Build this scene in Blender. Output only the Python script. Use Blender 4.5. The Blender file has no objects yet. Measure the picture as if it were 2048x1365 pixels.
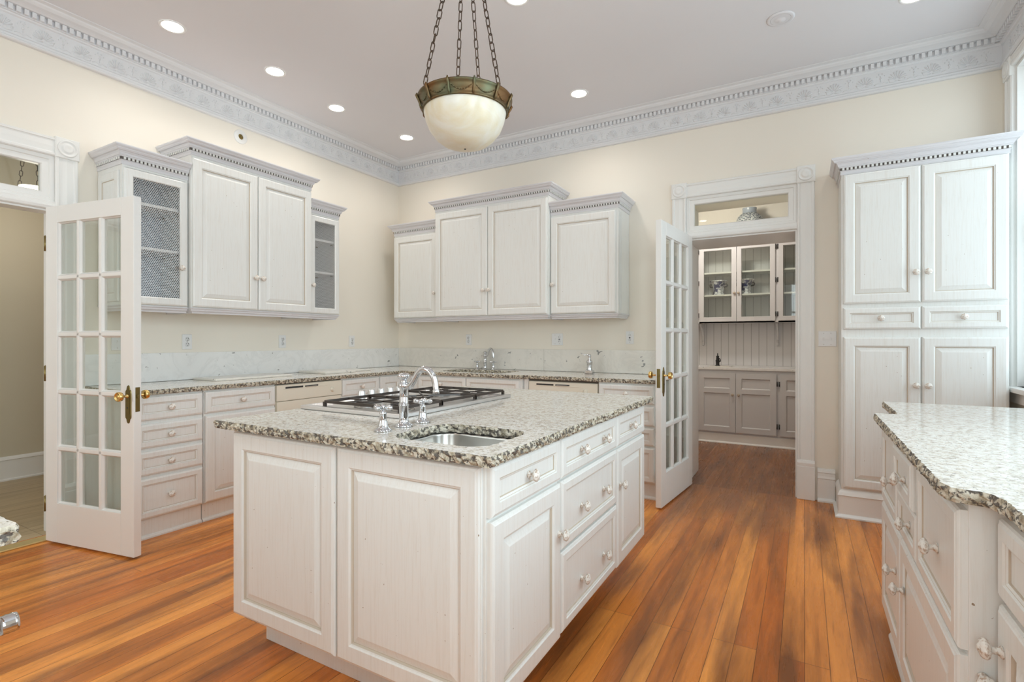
import bpy, bmesh, math, random
from mathutils import Vector, Matrix
from mathutils.geometry import tessellate_polygon
random.seed(7)
S = bpy.context.scene
COL = S.collection
PI = math.pi

# ------------------------------------------------------------------ camera, world, exposure
cam = bpy.data.cameras.new('camera')
cam.sensor_width = 36.0
cam.lens = 1024.6 / 2048 * 36.0
cam.shift_y = -(682.5 - 679.5) / 2048
cam.clip_start = 0.02
co = bpy.data.objects.new('camera', cam)
COL.objects.link(co)
co.location = (4.098, -4.525, 1.221)
co.rotation_euler = (PI / 2, 0, 0.5181)
S.camera = co
S.view_settings.view_transform = 'Standard'
S.view_settings.look = 'None'
S.view_settings.exposure = 0.68
S.view_settings.gamma = 1.0
S.view_settings.use_curve_mapping = False
W = bpy.data.worlds.new('world')
S.world = W
W.use_nodes = True
W.node_tree.nodes['Background'].inputs[0].default_value = (0.80, 0.90, 1.0, 1)
W.node_tree.nodes['Background'].inputs[1].default_value = 1.0
try:
    S.cycles.max_bounces = 10
    S.cycles.diffuse_bounces = 6
    S.cycles.transparent_max_bounces = 16
    S.cycles.caustics_reflective = False
    S.cycles.caustics_refractive = False
    S.cycles.sample_clamp_indirect = 6.0
    S.cycles.use_denoising = True
except Exception:
    pass


def area(name, loc, rot, sx, sy, power, color):
    l = bpy.data.lights.new(name, 'AREA')
    l.shape = 'RECTANGLE'
    l.size = sx
    l.size_y = sy
    l.energy = power
    l.color = color
    o = bpy.data.objects.new(name, l)
    COL.objects.link(o)
    o.location = loc
    o.rotation_euler = rot
    return o


# daylight lamps: tall-cabinet window and hall, other windows added to light the room
DAY = (0.76, 0.88, 1.0)
for yy, pw in ((-0.80, 10), (-2.75, 25), (-4.75, 44)):
    area('window_daylight', (5.50, yy, 1.95), (0, PI / 2, 0), 1.9, 0.95, pw, DAY)
for xx in (0.95, 4.25):  # lamps at the unseen windows added behind the camera
    area('window_daylight', (xx, -6.50, 1.95), (PI / 2, 0, 0), 0.95, 1.9, 17, (0.90, 0.95, 1.0))
area('window_daylight', (-0.95, -5.9, 1.7), (PI / 2, 0, 0), 0.9, 1.6, 9, (0.92, 0.95, 0.94))

# ------------------------------------------------------------------ materials
def mat(name, color=(0.8, 0.8, 0.8), rough=0.5, metal=0.0, spec=0.5):
    m = bpy.data.materials.new(name)
    m.use_nodes = True
    b = m.node_tree.nodes['Principled BSDF']
    b.inputs['Base Color'].default_value = (*color, 1)
    b.inputs['Roughness'].default_value = rough
    b.inputs['Metallic'].default_value = metal
    b.inputs['Specular IOR Level'].default_value = spec
    return m


def nt(m):
    t = m.node_tree
    return t, t.nodes, t.links, t.nodes['Principled BSDF']


def coords(m, scale=(1, 1, 1), swap=False, kind='Object'):
    t, n, l, b = nt(m)
    tc = n.new('ShaderNodeTexCoord')
    mp = n.new('ShaderNodeMapping')
    mp.inputs['Scale'].default_value = scale
    if swap:
        sx = n.new('ShaderNodeSeparateXYZ')
        cx = n.new('ShaderNodeCombineXYZ')
        l.new(tc.outputs[kind], sx.inputs[0])
        l.new(sx.outputs[1], cx.inputs[0])
        l.new(sx.outputs[0], cx.inputs[1])
        l.new(cx.outputs[0], mp.inputs[0])
    else:
        l.new(tc.outputs[kind], mp.inputs[0])
    return mp


def noise(m, mp, scale, detail=4, rough=0.55, dist=0.0):
    t, n, l, b = nt(m)
    x = n.new('ShaderNodeTexNoise')
    x.inputs['Scale'].default_value = scale
    x.inputs['Detail'].default_value = detail
    x.inputs['Roughness'].default_value = rough
    x.inputs['Distortion'].default_value = dist
    l.new(mp.outputs[0], x.inputs['Vector'])
    return x


def ramp(m, src, stops):
    t, n, l, b = nt(m)
    r = n.new('ShaderNodeValToRGB')
    e = r.color_ramp.elements
    e[0].position, e[0].color = stops[0][0], (*stops[0][1], 1)
    e[1].position, e[1].color = stops[-1][0], (*stops[-1][1], 1)
    for p, c in stops[1:-1]:
        q = e.new(p)
        q.color = (*c, 1)
    l.new(src, r.inputs[0])
    return r


def mix(m, fac, a, b_, mode='MIX'):
    t, n, l, b = nt(m)
    x = n.new('ShaderNodeMix')
    x.data_type = 'RGBA'
    x.blend_type = mode
    if isinstance(fac, (int, float)):
        x.inputs[0].default_value = fac
    else:
        l.new(fac, x.inputs[0])
    for i, v in ((6, a), (7, b_)):
        if isinstance(v, tuple):
            x.inputs[i].default_value = (*v, 1)
        else:
            l.new(v, x.inputs[i])
    return x.outputs[2]


def bump(m, h, strength=0.2, dist=0.002):
    t, n, l, b = nt(m)
    x = n.new('ShaderNodeBump')
    x.inputs['Strength'].default_value = strength
    x.inputs['Distance'].default_value = dist
    l.new(h, x.inputs['Height'])
    l.new(x.outputs[0], b.inputs['Normal'])


def wall_paint(name, c1, c2, rough=0.6):
    m = mat(name, c1, rough, spec=0.3)
    t, n, l, b = nt(m)
    mp = coords(m)
    a = noise(m, mp, 1.3, 3)
    l.new(ramp(m, a.outputs[0], [(0.3, c1), (0.7, c2)]).outputs[0], b.inputs['Base Color'])
    g = noise(m, mp, 220, 2)
    bump(m, g.outputs[0], 0.06, 0.001)
    return m


M_WALL = wall_paint('cream_wall_paint', (0.82, 0.765, 0.675), (0.835, 0.785, 0.70))
M_HALLWALL = wall_paint('tan_wall_paint', (0.58, 0.53, 0.41), (0.60, 0.55, 0.43))
M_CEIL = wall_paint('ceiling_paint', (0.72, 0.715, 0.74), (0.735, 0.73, 0.755), 0.75)
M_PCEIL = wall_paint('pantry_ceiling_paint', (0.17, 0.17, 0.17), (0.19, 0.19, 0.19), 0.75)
M_TRIM = wall_paint('white_trim_paint', (0.79, 0.785, 0.76), (0.81, 0.805, 0.785), 0.35)
M_CROWN = wall_paint('cornice_paint', (0.72, 0.72, 0.735), (0.745, 0.745, 0.755), 0.5)
M_PANTRY = wall_paint('pantry_cabinet_paint', (0.61, 0.61, 0.62), (0.63, 0.63, 0.64), 0.4)


def cabinet_paint(name, hi, lo, horizontal=False):
    m = mat(name, hi, 0.33, spec=0.5)
    t, n, l, b = nt(m)
    mp = coords(m, (1.2, 1.2, 110) if horizontal else (60, 60, 2.6))
    a = noise(m, mp, 2.0, 6, 0.7, 0.4)
    r = ramp(m, a.outputs[0], [(0.30, lo), (0.52, hi), (1.0, hi)])
    mp2 = coords(m, (1, 1, 1))
    s = noise(m, mp2, 90, 1)
    sp = ramp(m, s.outputs[0], [(0.0, (0, 0, 0)), (0.79, (0, 0, 0)), (0.81, (1, 1, 1))])
    c = mix(m, sp.outputs[0], r.outputs[0], (0.30, 0.22, 0.15))
    l.new(c, b.inputs['Base Color'])
    bump(m, a.outputs[0], 0.12, 0.0012)
    return m


M_CAB = cabinet_paint('pickled_white_oak', (0.775, 0.782, 0.762), (0.725, 0.712, 0.675))
M_CABH = cabinet_paint('pickled_white_oak_moulding', (0.70, 0.695, 0.72), (0.54, 0.52, 0.53), True)
M_GLAZE = mat('brown_glaze', (0.58, 0.51, 0.42), 0.5)
M_DENTSHADE = mat('dark_glaze', (0.10, 0.085, 0.075), 0.6)  # shade in the gaps between dentils, painted as a dark strip
M_GAP = mat('dark_gap', (0.12, 0.10, 0.08), 0.8)
M_INT = mat('cabinet_interior', (0.50, 0.51, 0.55), 0.5)
M_KNOB = mat('knob_glazed_white', (0.76, 0.72, 0.67), 0.3)
t, n, l, b = nt(M_KNOB)
_a = noise(M_KNOB, coords(M_KNOB), 160, 3)
l.new(ramp(M_KNOB, _a.outputs[0], [(0.36, (0.45, 0.34, 0.26)), (0.52, (0.78, 0.75, 0.70))]).outputs[0], b.inputs['Base Color'])
M_KNOBP = mat('plain_wood_knob', (0.50, 0.42, 0.33), 0.45)
M_WIRE = mat('chicken_wire', (0.80, 0.80, 0.80), 0.35, 0.6)
M_STEEL = mat('brushed_steel', (0.50, 0.48, 0.45), 0.28, 1.0)
M_TRAY = mat('cooktop_steel', (0.72, 0.72, 0.72), 0.32, 1.0)
M_CHROME = mat('chrome', (0.66, 0.67, 0.69), 0.06, 1.0)
M_IRON = mat('cast_iron', (0.035, 0.024, 0.018), 0.35)
M_BRASS = mat('polished_brass', (0.80, 0.56, 0.22), 0.22, 1.0)
M_BRASSD = mat('aged_brass', (0.22, 0.165, 0.06), 0.35, 0.9)
M_BRONZE = mat('verdigris_bronze', (0.20, 0.15, 0.08), 0.4, 0.7)
t, n, l, b = nt(M_BRONZE)
_a = noise(M_BRONZE, coords(M_BRONZE), 9, 3)
l.new(ramp(M_BRONZE, _a.outputs[0], [(0.35, (0.17, 0.085, 0.03)), (0.62, (0.12, 0.125, 0.07))]).outputs[0], b.inputs['Base Color'])
M_CHAIN = mat('bronze_chain', (0.06, 0.035, 0.02), 0.45, 0.4)
M_PLASTIC = mat('white_plastic', (0.78, 0.78, 0.78), 0.35)
M_BISCUIT = mat('biscuit_plastic', (0.76, 0.72, 0.61), 0.35)
M_SLOT = mat('dark_slot', (0.03, 0.03, 0.03), 0.6)
M_BLACK = mat('black_enamel', (0.01, 0.01, 0.012), 0.3)
M_GOLDSTRIP = mat('brass_threshold', (0.62, 0.48, 0.22), 0.4, 0.4)

M_ALAB = mat('alabaster', (0.80, 0.77, 0.68), 0.3)
t, n, l, b = nt(M_ALAB)
_mp = coords(M_ALAB)
_a = noise(M_ALAB, _mp, 5, 5, 0.6, 1.0)
_r = ramp(M_ALAB, _a.outputs[0], [(0.3, (0.66, 0.57, 0.38)), (0.6, (0.74, 0.72, 0.64))])
l.new(_r.outputs[0], b.inputs['Base Color'])
b.inputs['Subsurface Weight'].default_value = 0.15
b.inputs['Subsurface Radius'].default_value = (0.03, 0.02, 0.01)
l.new(_r.outputs[0], b.inputs['Emission Color'])
b.inputs['Emission Strength'].default_value = 0.03

M_GLASS = bpy.data.materials.new('window_glass')
M_GLASS.use_nodes = True
tt = M_GLASS.node_tree
tt.nodes.clear()
_o = tt.nodes.new('ShaderNodeOutputMaterial')
_m = tt.nodes.new('ShaderNodeMixShader')
_t = tt.nodes.new('ShaderNodeBsdfTransparent')
_g = tt.nodes.new('ShaderNodeBsdfGlossy')
_lw = tt.nodes.new('ShaderNodeLayerWeight')
_lw.inputs[0].default_value = 0.5
_pw = tt.nodes.new('ShaderNodeMath')
_pw.operation = 'POWER'
_pw.inputs[1].default_value = 4.0
_f = tt.nodes.new('ShaderNodeMath')
_f.operation = 'MULTIPLY_ADD'
_f.inputs[1].default_value = 0.75
_f.inputs[2].default_value = 0.045
tt.links.new(_lw.outputs['Facing'], _pw.inputs[0])
tt.links.new(_pw.outputs[0], _f.inputs[0])
_g.inputs['Roughness'].default_value = 0.02
_t.inputs[0].default_value = (0.94, 0.96, 0.94, 1)
tt.links.new(_f.outputs[0], _m.inputs[0])
tt.links.new(_t.outputs[0], _m.inputs[1])
tt.links.new(_g.outputs[0], _m.inputs[2])
tt.links.new(_m.outputs[0], _o.inputs[0])


def emis(name, color, strength):
    m = mat(name, color, 0.5)
    t, n, l, b = nt(m)
    b.inputs['Emission Color'].default_value = (*color, 1)
    b.inputs['Emission Strength'].default_value = strength
    return m


M_LAMP = emis('lamp_lens', (1.0, 0.93, 0.82), 9.0)


def granite(name, rough, warm, dark, s1=62, s2=140, lo=(0.36, 0.33, 0.29), hi=(0.82, 0.81, 0.79), mid=(0.76, 0.745, 0.71)):
    m = mat(name, (0.7, 0.7, 0.7), rough, spec=0.6)
    t, n, l, b = nt(m)
    mp = coords(m)
    n1 = noise(m, mp, s1, 5, 0.65, 0.3)
    c = ramp(m, n1.outputs[0], [(0.32, lo), (0.43, warm), (0.53, mid), (0.70, hi)])
    n2 = noise(m, mp, s2, 3, 0.6, 0.2)
    k = ramp(m, n2.outputs[0], [(0.0, (1, 1, 1)), (dark, (1, 1, 1)), (dark + 0.06, (0, 0, 0))])
    c2 = mix(m, k.outputs[0], c.outputs[0], (0.10, 0.085, 0.07))
    l.new(c2, b.inputs['Base Color'])
    return m


M_GRAN = granite('granite_polished', 0.12, (0.62, 0.57, 0.48), 0.345)
M_GRANE = granite('granite_chiselled_edge', 0.5, (0.36, 0.31, 0.22), 0.44, 48, 75, (0.24, 0.20, 0.14), (0.66, 0.62, 0.53), (0.58, 0.53, 0.43))
t, n, l, b = nt(M_GRANE)
_a = noise(M_GRANE, coords(M_GRANE), 90, 4)
bump(M_GRANE, _a.outputs[0], 0.9, 0.006)


def marble(name, base):
    m = mat(name, base, 0.2, spec=0.5)
    t, n, l, b = nt(m)
    mp = coords(m)
    v = noise(m, mp, 3.2, 8, 0.62, 1.6)
    r = ramp(m, v.outputs[0], [(0.42, base), (0.49, tuple(x * 0.93 for x in base)), (0.52, tuple(x * 0.98 for x in base)), (0.6, base)])
    s = noise(m, mp, 22, 2, 0.5, 0.8)
    k = ramp(m, s.outputs[0], [(0.0, (1, 1, 1)), (0.27, (1, 1, 1)), (0.30, (0, 0, 0))])
    c = mix(m, k.outputs[0], r.outputs[0], (0.27, 0.27, 0.26))
    l.new(c, b.inputs['Base Color'])
    return m


M_MARB = marble('white_marble', (0.80, 0.80, 0.79))
M_MARBW = marble('cream_marble', (0.75, 0.72, 0.665))


def planks(name, c1, c2, dark, row=0.082, length=2.3, rough=0.22):
    m = mat(name, c1, rough, spec=0.35)
    t, n, l, b = nt(m)
    mp = coords(m, (1, 1, 1), swap=True)
    br = n.new('ShaderNodeTexBrick')
    br.offset = 0.37
    br.offset_frequency = 3
    br.squash = 1.0
    br.inputs['Color1'].default_value = (0, 0, 0, 1)
    br.inputs['Color2'].default_value = (1, 1, 1, 1)
    br.inputs['Mortar'].default_value = (0.5, 0.5, 0.5, 1)
    br.inputs['Scale'].default_value = 1.0
    br.inputs['Mortar Size'].default_value = 0.0012
    br.inputs['Mortar Smooth'].default_value = 0.3
    br.inputs['Brick Width'].default_value = length
    br.inputs['Row Height'].default_value = row
    l.new(mp.outputs[0], br.inputs['Vector'])
    base = ramp(m, br.outputs['Color'], [(0.0, c1), (1.0, c2)])
    mg = coords(m, (2.2, 38, 1), swap=True)
    g = noise(m, mg, 1.0, 7, 0.65, 0.6)
    gr = ramp(m, g.outputs[0], [(0.22, (0.42, 0.33, 0.27)), (0.46, (0.95, 0.92, 0.9)), (0.8, (1.15, 1.15, 1.1))])
    c = mix(m, 0.85, base.outputs[0], gr.outputs[0], 'MULTIPLY')
    ms = coords(m, (0.9, 7.5, 1), swap=True)
    s = noise(m, ms, 1.0, 4, 0.55, 0.3)
    sr = ramp(m, s.outputs[0], [(0.44, (0, 0, 0)), (0.70, (1, 1, 1))])
    c = mix(m, sr.outputs[0], c, dark)
    c = mix(m, br.outputs['Fac'], c, tuple(x * 0.22 for x in c1))
    l.new(c, b.inputs['Base Color'])
    rr = ramp(m, g.outputs[0], [(0.2, (rough + 0.12,) * 3), (0.8, (rough,) * 3)])
    l.new(rr.outputs[0], b.inputs['Roughness'])
    bump(m, br.outputs['Fac'], -0.4, 0.001)
    return m


M_FLOOR = planks('heart_pine_planks', (0.60, 0.175, 0.030), (0.90, 0.375, 0.085), (0.24, 0.085, 0.025))
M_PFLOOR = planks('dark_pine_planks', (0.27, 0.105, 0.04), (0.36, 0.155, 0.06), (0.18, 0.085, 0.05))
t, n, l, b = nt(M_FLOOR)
# browner patch on the boards, darkening towards the pantry doorway
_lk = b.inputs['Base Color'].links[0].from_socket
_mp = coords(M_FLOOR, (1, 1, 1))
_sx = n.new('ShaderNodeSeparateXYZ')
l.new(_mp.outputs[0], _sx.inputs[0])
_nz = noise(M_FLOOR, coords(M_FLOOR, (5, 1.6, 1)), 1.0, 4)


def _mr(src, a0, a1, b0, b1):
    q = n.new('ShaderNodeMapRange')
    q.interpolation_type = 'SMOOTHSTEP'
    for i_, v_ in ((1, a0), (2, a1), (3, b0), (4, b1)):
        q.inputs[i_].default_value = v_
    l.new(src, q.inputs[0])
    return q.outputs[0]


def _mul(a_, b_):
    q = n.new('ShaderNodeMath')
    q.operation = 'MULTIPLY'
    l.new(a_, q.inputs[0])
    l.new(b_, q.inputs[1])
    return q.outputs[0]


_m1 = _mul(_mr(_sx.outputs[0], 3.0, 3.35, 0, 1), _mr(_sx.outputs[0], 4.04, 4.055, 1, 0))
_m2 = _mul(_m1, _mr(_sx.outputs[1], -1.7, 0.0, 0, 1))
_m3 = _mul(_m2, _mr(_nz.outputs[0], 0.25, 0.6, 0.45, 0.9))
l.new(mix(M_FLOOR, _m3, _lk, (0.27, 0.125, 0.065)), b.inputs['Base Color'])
M_HFLOOR = planks('pale_oak_planks', (0.46, 0.36, 0.22), (0.52, 0.42, 0.27), (0.40, 0.31, 0.19), 0.20, 1.6, 0.35)


def beadboard_mat():
    m = mat('beadboard', (0.66, 0.655, 0.665), 0.4)
    t, n, l, b = nt(m)
    mp = coords(m)
    sx = n.new('ShaderNodeSeparateXYZ')
    l.new(mp.outputs[0], sx.inputs[0])
    mm = n.new('ShaderNodeMath')
    mm.operation = 'MODULO'
    mm.inputs[1].default_value = 0.088
    l.new(sx.outputs[0], mm.inputs[0])
    r = ramp(m, mm.outputs[0], [(0.0, (0.34, 0.34, 0.34)), (0.004, (0.34, 0.34, 0.34)), (0.006, (0.66, 0.655, 0.665))])
    l.new(r.outputs[0], b.inputs['Base Color'])
    return m


M_BEAD = beadboard_mat()


def porcelain(name, lo, thr, scale):
    m = mat(name, (0.75, 0.77, 0.82), 0.12)
    t, n, l, b = nt(m)
    v = n.new('ShaderNodeTexVoronoi')
    v.feature = 'DISTANCE_TO_EDGE'
    v.inputs['Scale'].default_value = scale
    mp = coords(m)
    l.new(mp.outputs[0], v.inputs['Vector'])
    r = ramp(m, v.outputs[0], [(thr * 0.7, lo), (thr, (0.72, 0.74, 0.78))])
    a = noise(m, mp, 14, 2)
    k = ramp(m, a.outputs[0], [(0.42, (1, 1, 1)), (0.48, (0, 0, 0))])
    l.new(mix(m, k.outputs[0], r.outputs[0], lo), b.inputs['Base Color'])
    return m


M_PORC = porcelain('blue_white_porcelain', (0.02, 0.03, 0.12), 0.03, 30)
M_JARMAT = mat('patterned_jar', (0.5, 0.5, 0.5), 0.2)
t, n, l, b = nt(M_JARMAT)
_mp = coords(M_JARMAT, (1, 1, 1))
_b = n.new('ShaderNodeTexBrick')
_b.inputs['Color1'].default_value = (0.04, 0.05, 0.07, 1)
_b.inputs['Color2'].default_value = (0.13, 0.15, 0.18, 1)
_b.inputs['Mortar'].default_value = (0.62, 0.64, 0.62, 1)
_b.inputs['Scale'].default_value = 1
_b.inputs['Mortar Size'].default_value = 0.0045
_b.inputs['Brick Width'].default_value = 0.045
_b.inputs['Row Height'].default_value = 0.021
_tc = n.new('ShaderNodeTexCoord')
_sx = n.new('ShaderNodeSeparateXYZ')
_at = n.new('ShaderNodeMath')
_at.operation = 'ARCTAN2'
_mu = n.new('ShaderNodeMath')
_mu.operation = 'MULTIPLY'
_mu.inputs[1].default_value = 0.14
_cx = n.new('ShaderNodeCombineXYZ')
l.new(_tc.outputs['Object'], _sx.inputs[0])
l.new(_sx.outputs[1], _at.inputs[0])
l.new(_sx.outputs[0], _at.inputs[1])
l.new(_at.outputs[0], _mu.inputs[0])
l.new(_mu.outputs[0], _cx.inputs[0])
l.new(_sx.outputs[2], _cx.inputs[1])
l.new(_cx.outputs[0], _b.inputs['Vector'])
_v = noise(M_JARMAT, _mp, 75, 2)
_vr = ramp(M_JARMAT, _v.outputs[0], [(0.47, (0.08, 0.10, 0.13)), (0.52, (0.62, 0.64, 0.62))])
_w = n.new('ShaderNodeMath')
_w.operation = 'SINE'
_w2 = n.new('ShaderNodeMath')
_w2.operation = 'MULTIPLY'
_w2.inputs[1].default_value = 4.0
l.new(_at.outputs[0], _w2.inputs[0])
l.new(_w2.outputs[0], _w.inputs[0])
_wr = ramp(M_JARMAT, _w.outputs[0], [(0.42, (0, 0, 0)), (0.46, (1, 1, 1))])
l.new(mix(M_JARMAT, _wr.outputs[0], _b.outputs['Color'], _vr.outputs[0]), b.inputs['Base Color'])
M_GREYGLAZE = mat('grey_blue_glaze', (0.33, 0.37, 0.42), 0.2)

# ------------------------------------------------------------------ mesh builder
class MB:
    def __init__(s):
        s.v, s.f, s.m, s.sm = [], [], [], []

    def add(s, vs, fs, mi=0, smooth=False):
        o = len(s.v)
        s.v.extend([tuple(v) for v in vs])
        for f in fs:
            s.f.append([i + o for i in f])
            s.m.append(mi)
            s.sm.append(smooth)
        return s

    def box(s, a, b, mi=0):
        x0, y0, z0 = (min(a[i], b[i]) for i in range(3))
        x1, y1, z1 = (max(a[i], b[i]) for i in range(3))
        v = [(x0, y0, z0), (x1, y0, z0), (x1, y1, z0), (x0, y1, z0), (x0, y0, z1), (x1, y0, z1), (x1, y1, z1), (x0, y1, z1)]
        f = [(0, 3, 2, 1), (4, 5, 6, 7), (0, 1, 5, 4), (1, 2, 6, 5), (2, 3, 7, 6), (3, 0, 4, 7)]
        return s.add(v, f, mi)

    def bbox(s, a, b, r=0.003, mi=0):
        """box with chamfered edges"""
        x0, y0, z0 = (min(a[i], b[i]) for i in range(3))
        x1, y1, z1 = (max(a[i], b[i]) for i in range(3))
        bm = bmesh.new()
        bmesh.ops.create_cube(bm, size=1.0)
        for v in bm.verts:
            v.co = Vector(((x0 + x1) / 2 + v.co.x * (x1 - x0), (y0 + y1) / 2 + v.co.y * (y1 - y0), (z0 + z1) / 2 + v.co.z * (z1 - z0)))
        bmesh.ops.bevel(bm, geom=bm.edges[:], offset=r, segments=2, affect='EDGES', profile=0.6)
        bm.verts.index_update()
        s.add([v.co[:] for v in bm.verts], [[v.index for v in f.verts] for f in bm.faces], mi)
        bm.free()
        return s

    def lathe(s, prof, segs=24, M=None, mi=0, smooth=True, lobes=0, amp=0.0, cap=True, a0=0.0):
        """prof: list of (r, h) about local z"""
        M = M or Matrix()
        vs, fs = [], []
        for r, h in prof:
            for k in range(segs):
                a = 2 * PI * k / segs + a0
                rr = r * (1 + amp * math.cos(lobes * a)) if lobes else r
                vs.append(M @ Vector((rr * math.cos(a), rr * math.sin(a), h)))
        for i in range(len(prof) - 1):
            for k in range(segs):
                k2 = (k + 1) % segs
                fs.append((i * segs + k, i * segs + k2, (i + 1) * segs + k2, (i + 1) * segs + k))
        s.add(vs, fs, mi, smooth)
        if cap:
            o = len(s.v) - len(vs)
            if prof[0][0] > 1e-5:
                s.f.append([o + k for k in range(segs)][::-1]); s.m.append(mi); s.sm.append(False)
            if prof[-1][0] > 1e-5:
                q = o + (len(prof) - 1) * segs
                s.f.append([q + k for k in range(segs)]); s.m.append(mi); s.sm.append(False)
        return s

    def tube(s, pts, rad, segs=10, mi=0, closed=False, smooth=True, flat=1.0):
        pts = [Vector(p) for p in pts]
        n = len(pts)
        rads = rad if isinstance(rad, (list, tuple)) else [rad] * n
        vs, fs = [], []
        up = None
        for i, p in enumerate(pts):
            if closed:
                d = pts[(i + 1) % n] - pts[(i - 1) % n]
            else:
                d = pts[min(i + 1, n - 1)] - pts[max(i - 1, 0)]
            d.normalize()
            if up is None:
                up = Vector((0, 0, 1)) if abs(d.z) < 0.9 else Vector((1, 0, 0))
                up = (up - d * up.dot(d)).normalized()
            else:
                up = (up - d * up.dot(d))
                up = up.normalized() if up.length > 1e-6 else Vector((0, 0, 1)).cross(d).normalized()
            sd = d.cross(up)
            for k in range(segs):
                a = 2 * PI * k / segs
                vs.append(p + (up * math.cos(a) * flat + sd * math.sin(a)) * rads[i])
        rng = n if closed else n - 1
        for i in range(rng):
            j = (i + 1) % n
            for k in range(segs):
                k2 = (k + 1) % segs
                fs.append((i * segs + k, j * segs + k, j * segs + k2, i * segs + k2))
        if not closed:
            fs.append(tuple(range(segs)))
            fs.append(tuple(range((n - 1) * segs, n * segs))[::-1])
        return s.add(vs, fs, mi, smooth)

    def rings(s, x0, z0, w, h, prof, y=0.0, fill=True, mats=None):
        """nested rectangular rings facing -y: prof = [(inset, out)], mitred corners"""
        vs, fs, ms = [], [], []
        for ins, out in prof:
            vs += [(x0 + ins, y - out, z0 + ins), (x0 + w - ins, y - out, z0 + ins), (x0 + w - ins, y - out, z0 + h - ins), (x0 + ins, y - out, z0 + h - ins)]
        for i in range(len(prof) - 1):
            for k in range(4):
                k2 = (k + 1) % 4
                s_ = (i * 4 + k, i * 4 + k2, (i + 1) * 4 + k2, (i + 1) * 4 + k)
                fs.append(s_)
                ms.append(mats[i] if mats else 0)
        if fill:
            q = (len(prof) - 1) * 4
            fs.append((q, q + 1, q + 2, q + 3))
            ms.append(0)
        o = len(s.v)
        s.v.extend(vs)
        for f, mm in zip(fs, ms):
            s.f.append([i + o for i in f]); s.m.append(mm); s.sm.append(False)
        return s

    def sweep(s, prof, path, mi=0, closed=False, ends=True):
        """extrude profile [(out, z)] along plan path [(x, y)] with mitred corners; out = to the right-hand side of travel"""
        n = len(path)
        P = [Vector((p[0], p[1])) for p in path]
        vs, fs = [], []
        for i in range(n):
            if closed or 0 < i < n - 1:
                d0 = (P[i] - P[i - 1]).normalized()
                d1 = (P[(i + 1) % n] - P[i]).normalized()
            elif i == 0:
                d0 = d1 = (P[1] - P[0]).normalized()
            else:
                d0 = d1 = (P[-1] - P[-2]).normalized()
            n0 = Vector((d0.y, -d0.x))
            n1 = Vector((d1.y, -d1.x))
            b_ = (n0 + n1)
            b_ = b_ / max(1e-6, b_.dot(n0))
            for o_, z in prof:
                vs.append((P[i].x + b_.x * o_, P[i].y + b_.y * o_, z))
        k = len(prof)
        for i in range(n if closed else n - 1):
            j = (i + 1) % n
            for a in range(k - 1):
                fs.append((i * k + a, j * k + a, j * k + a + 1, i * k + a + 1))
        if ends and not closed:
            fs.append(tuple(range(k))[::-1])
            fs.append(tuple((n - 1) * k + a for a in range(k)))
        return s.add(vs, fs, mi)

    def build(s, name, mats, parent=None, loc=None, rot=None):
        me = bpy.data.meshes.new(name)
        me.from_pydata(s.v, [], s.f)
        for m_ in (mats if isinstance(mats, (list, tuple)) else [mats]):
            me.materials.append(m_)
        me.polygons.foreach_set('material_index', s.m)
        me.polygons.foreach_set('use_smooth', s.sm)
        me.validate()
        me.update()
        o = bpy.data.objects.new(name, me)
        COL.objects.link(o)
        if parent is not None:
            o.parent = parent
        if loc:
            o.location = loc
        if rot:
            o.rotation_euler = rot
        return o


def tag(o, label, cat, group=None, kind=None):
    o['label'] = label
    o['category'] = cat
    if group:
        o['group'] = group
    if kind:
        o['kind'] = kind
    return o


def thing(name, label, cat, loc=(0, 0, 0), rz=0.0, group=None, kind=None):
    o = bpy.data.objects.new(name, None)
    o.empty_display_size = 0.1
    COL.objects.link(o)
    o.location = loc
    o.rotation_euler = (0, 0, rz)
    return tag(o, label, cat, group, kind)


def struct(name, mb, m, label, cat):
    o = mb.build(name, m)
    return tag(o, label, cat, None, 'structure')


H = 3.24          # ceiling height
RX = 5.245        # right wall
FY = -6.25        # wall behind the camera

# ------------------------------------------------------------------ room shell
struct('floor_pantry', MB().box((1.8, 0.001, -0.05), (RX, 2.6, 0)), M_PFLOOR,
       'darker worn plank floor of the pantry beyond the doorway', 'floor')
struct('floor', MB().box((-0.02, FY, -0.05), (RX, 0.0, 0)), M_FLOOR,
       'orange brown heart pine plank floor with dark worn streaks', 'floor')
struct('floor_hall', MB().box((-1.9, FY, -0.05), (-0.021, 0.2, 0)), M_HFLOOR,
       'pale tan wooden floor of the hall beyond the left doorway', 'floor')
struct('ceiling', MB().box((-0.12, FY - 0.1, H), (RX + 0.1, 0.5, H + 0.08)), M_CEIL,
       'flat pale grey kitchen ceiling with recessed lights', 'ceiling')
struct('ceiling_hall', MB().box((-1.9, FY - 0.1, H), (-0.121, 0.2, H + 0.08)), M_CEIL,
       'hall ceiling beyond the left doorway', 'ceiling')
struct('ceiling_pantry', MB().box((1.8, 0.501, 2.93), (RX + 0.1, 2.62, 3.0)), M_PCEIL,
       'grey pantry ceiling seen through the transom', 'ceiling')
# left wall (x = 0) with the hall doorway
LY0, LY1 = -4.12, -3.152
mb = MB()
mb.box((-0.12, FY, 0), (0, LY0, H)).box((-0.12, LY1, 0), (0, 0.5, H)).box((-0.12, LY0, 2.40), (0, LY1, H)).box((-0.12, LY0, 2.035), (0, LY1, 2.09))
struct('wall_left', mb, M_WALL, 'cream left wall behind the wall cabinets and french door', 'wall')
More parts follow.
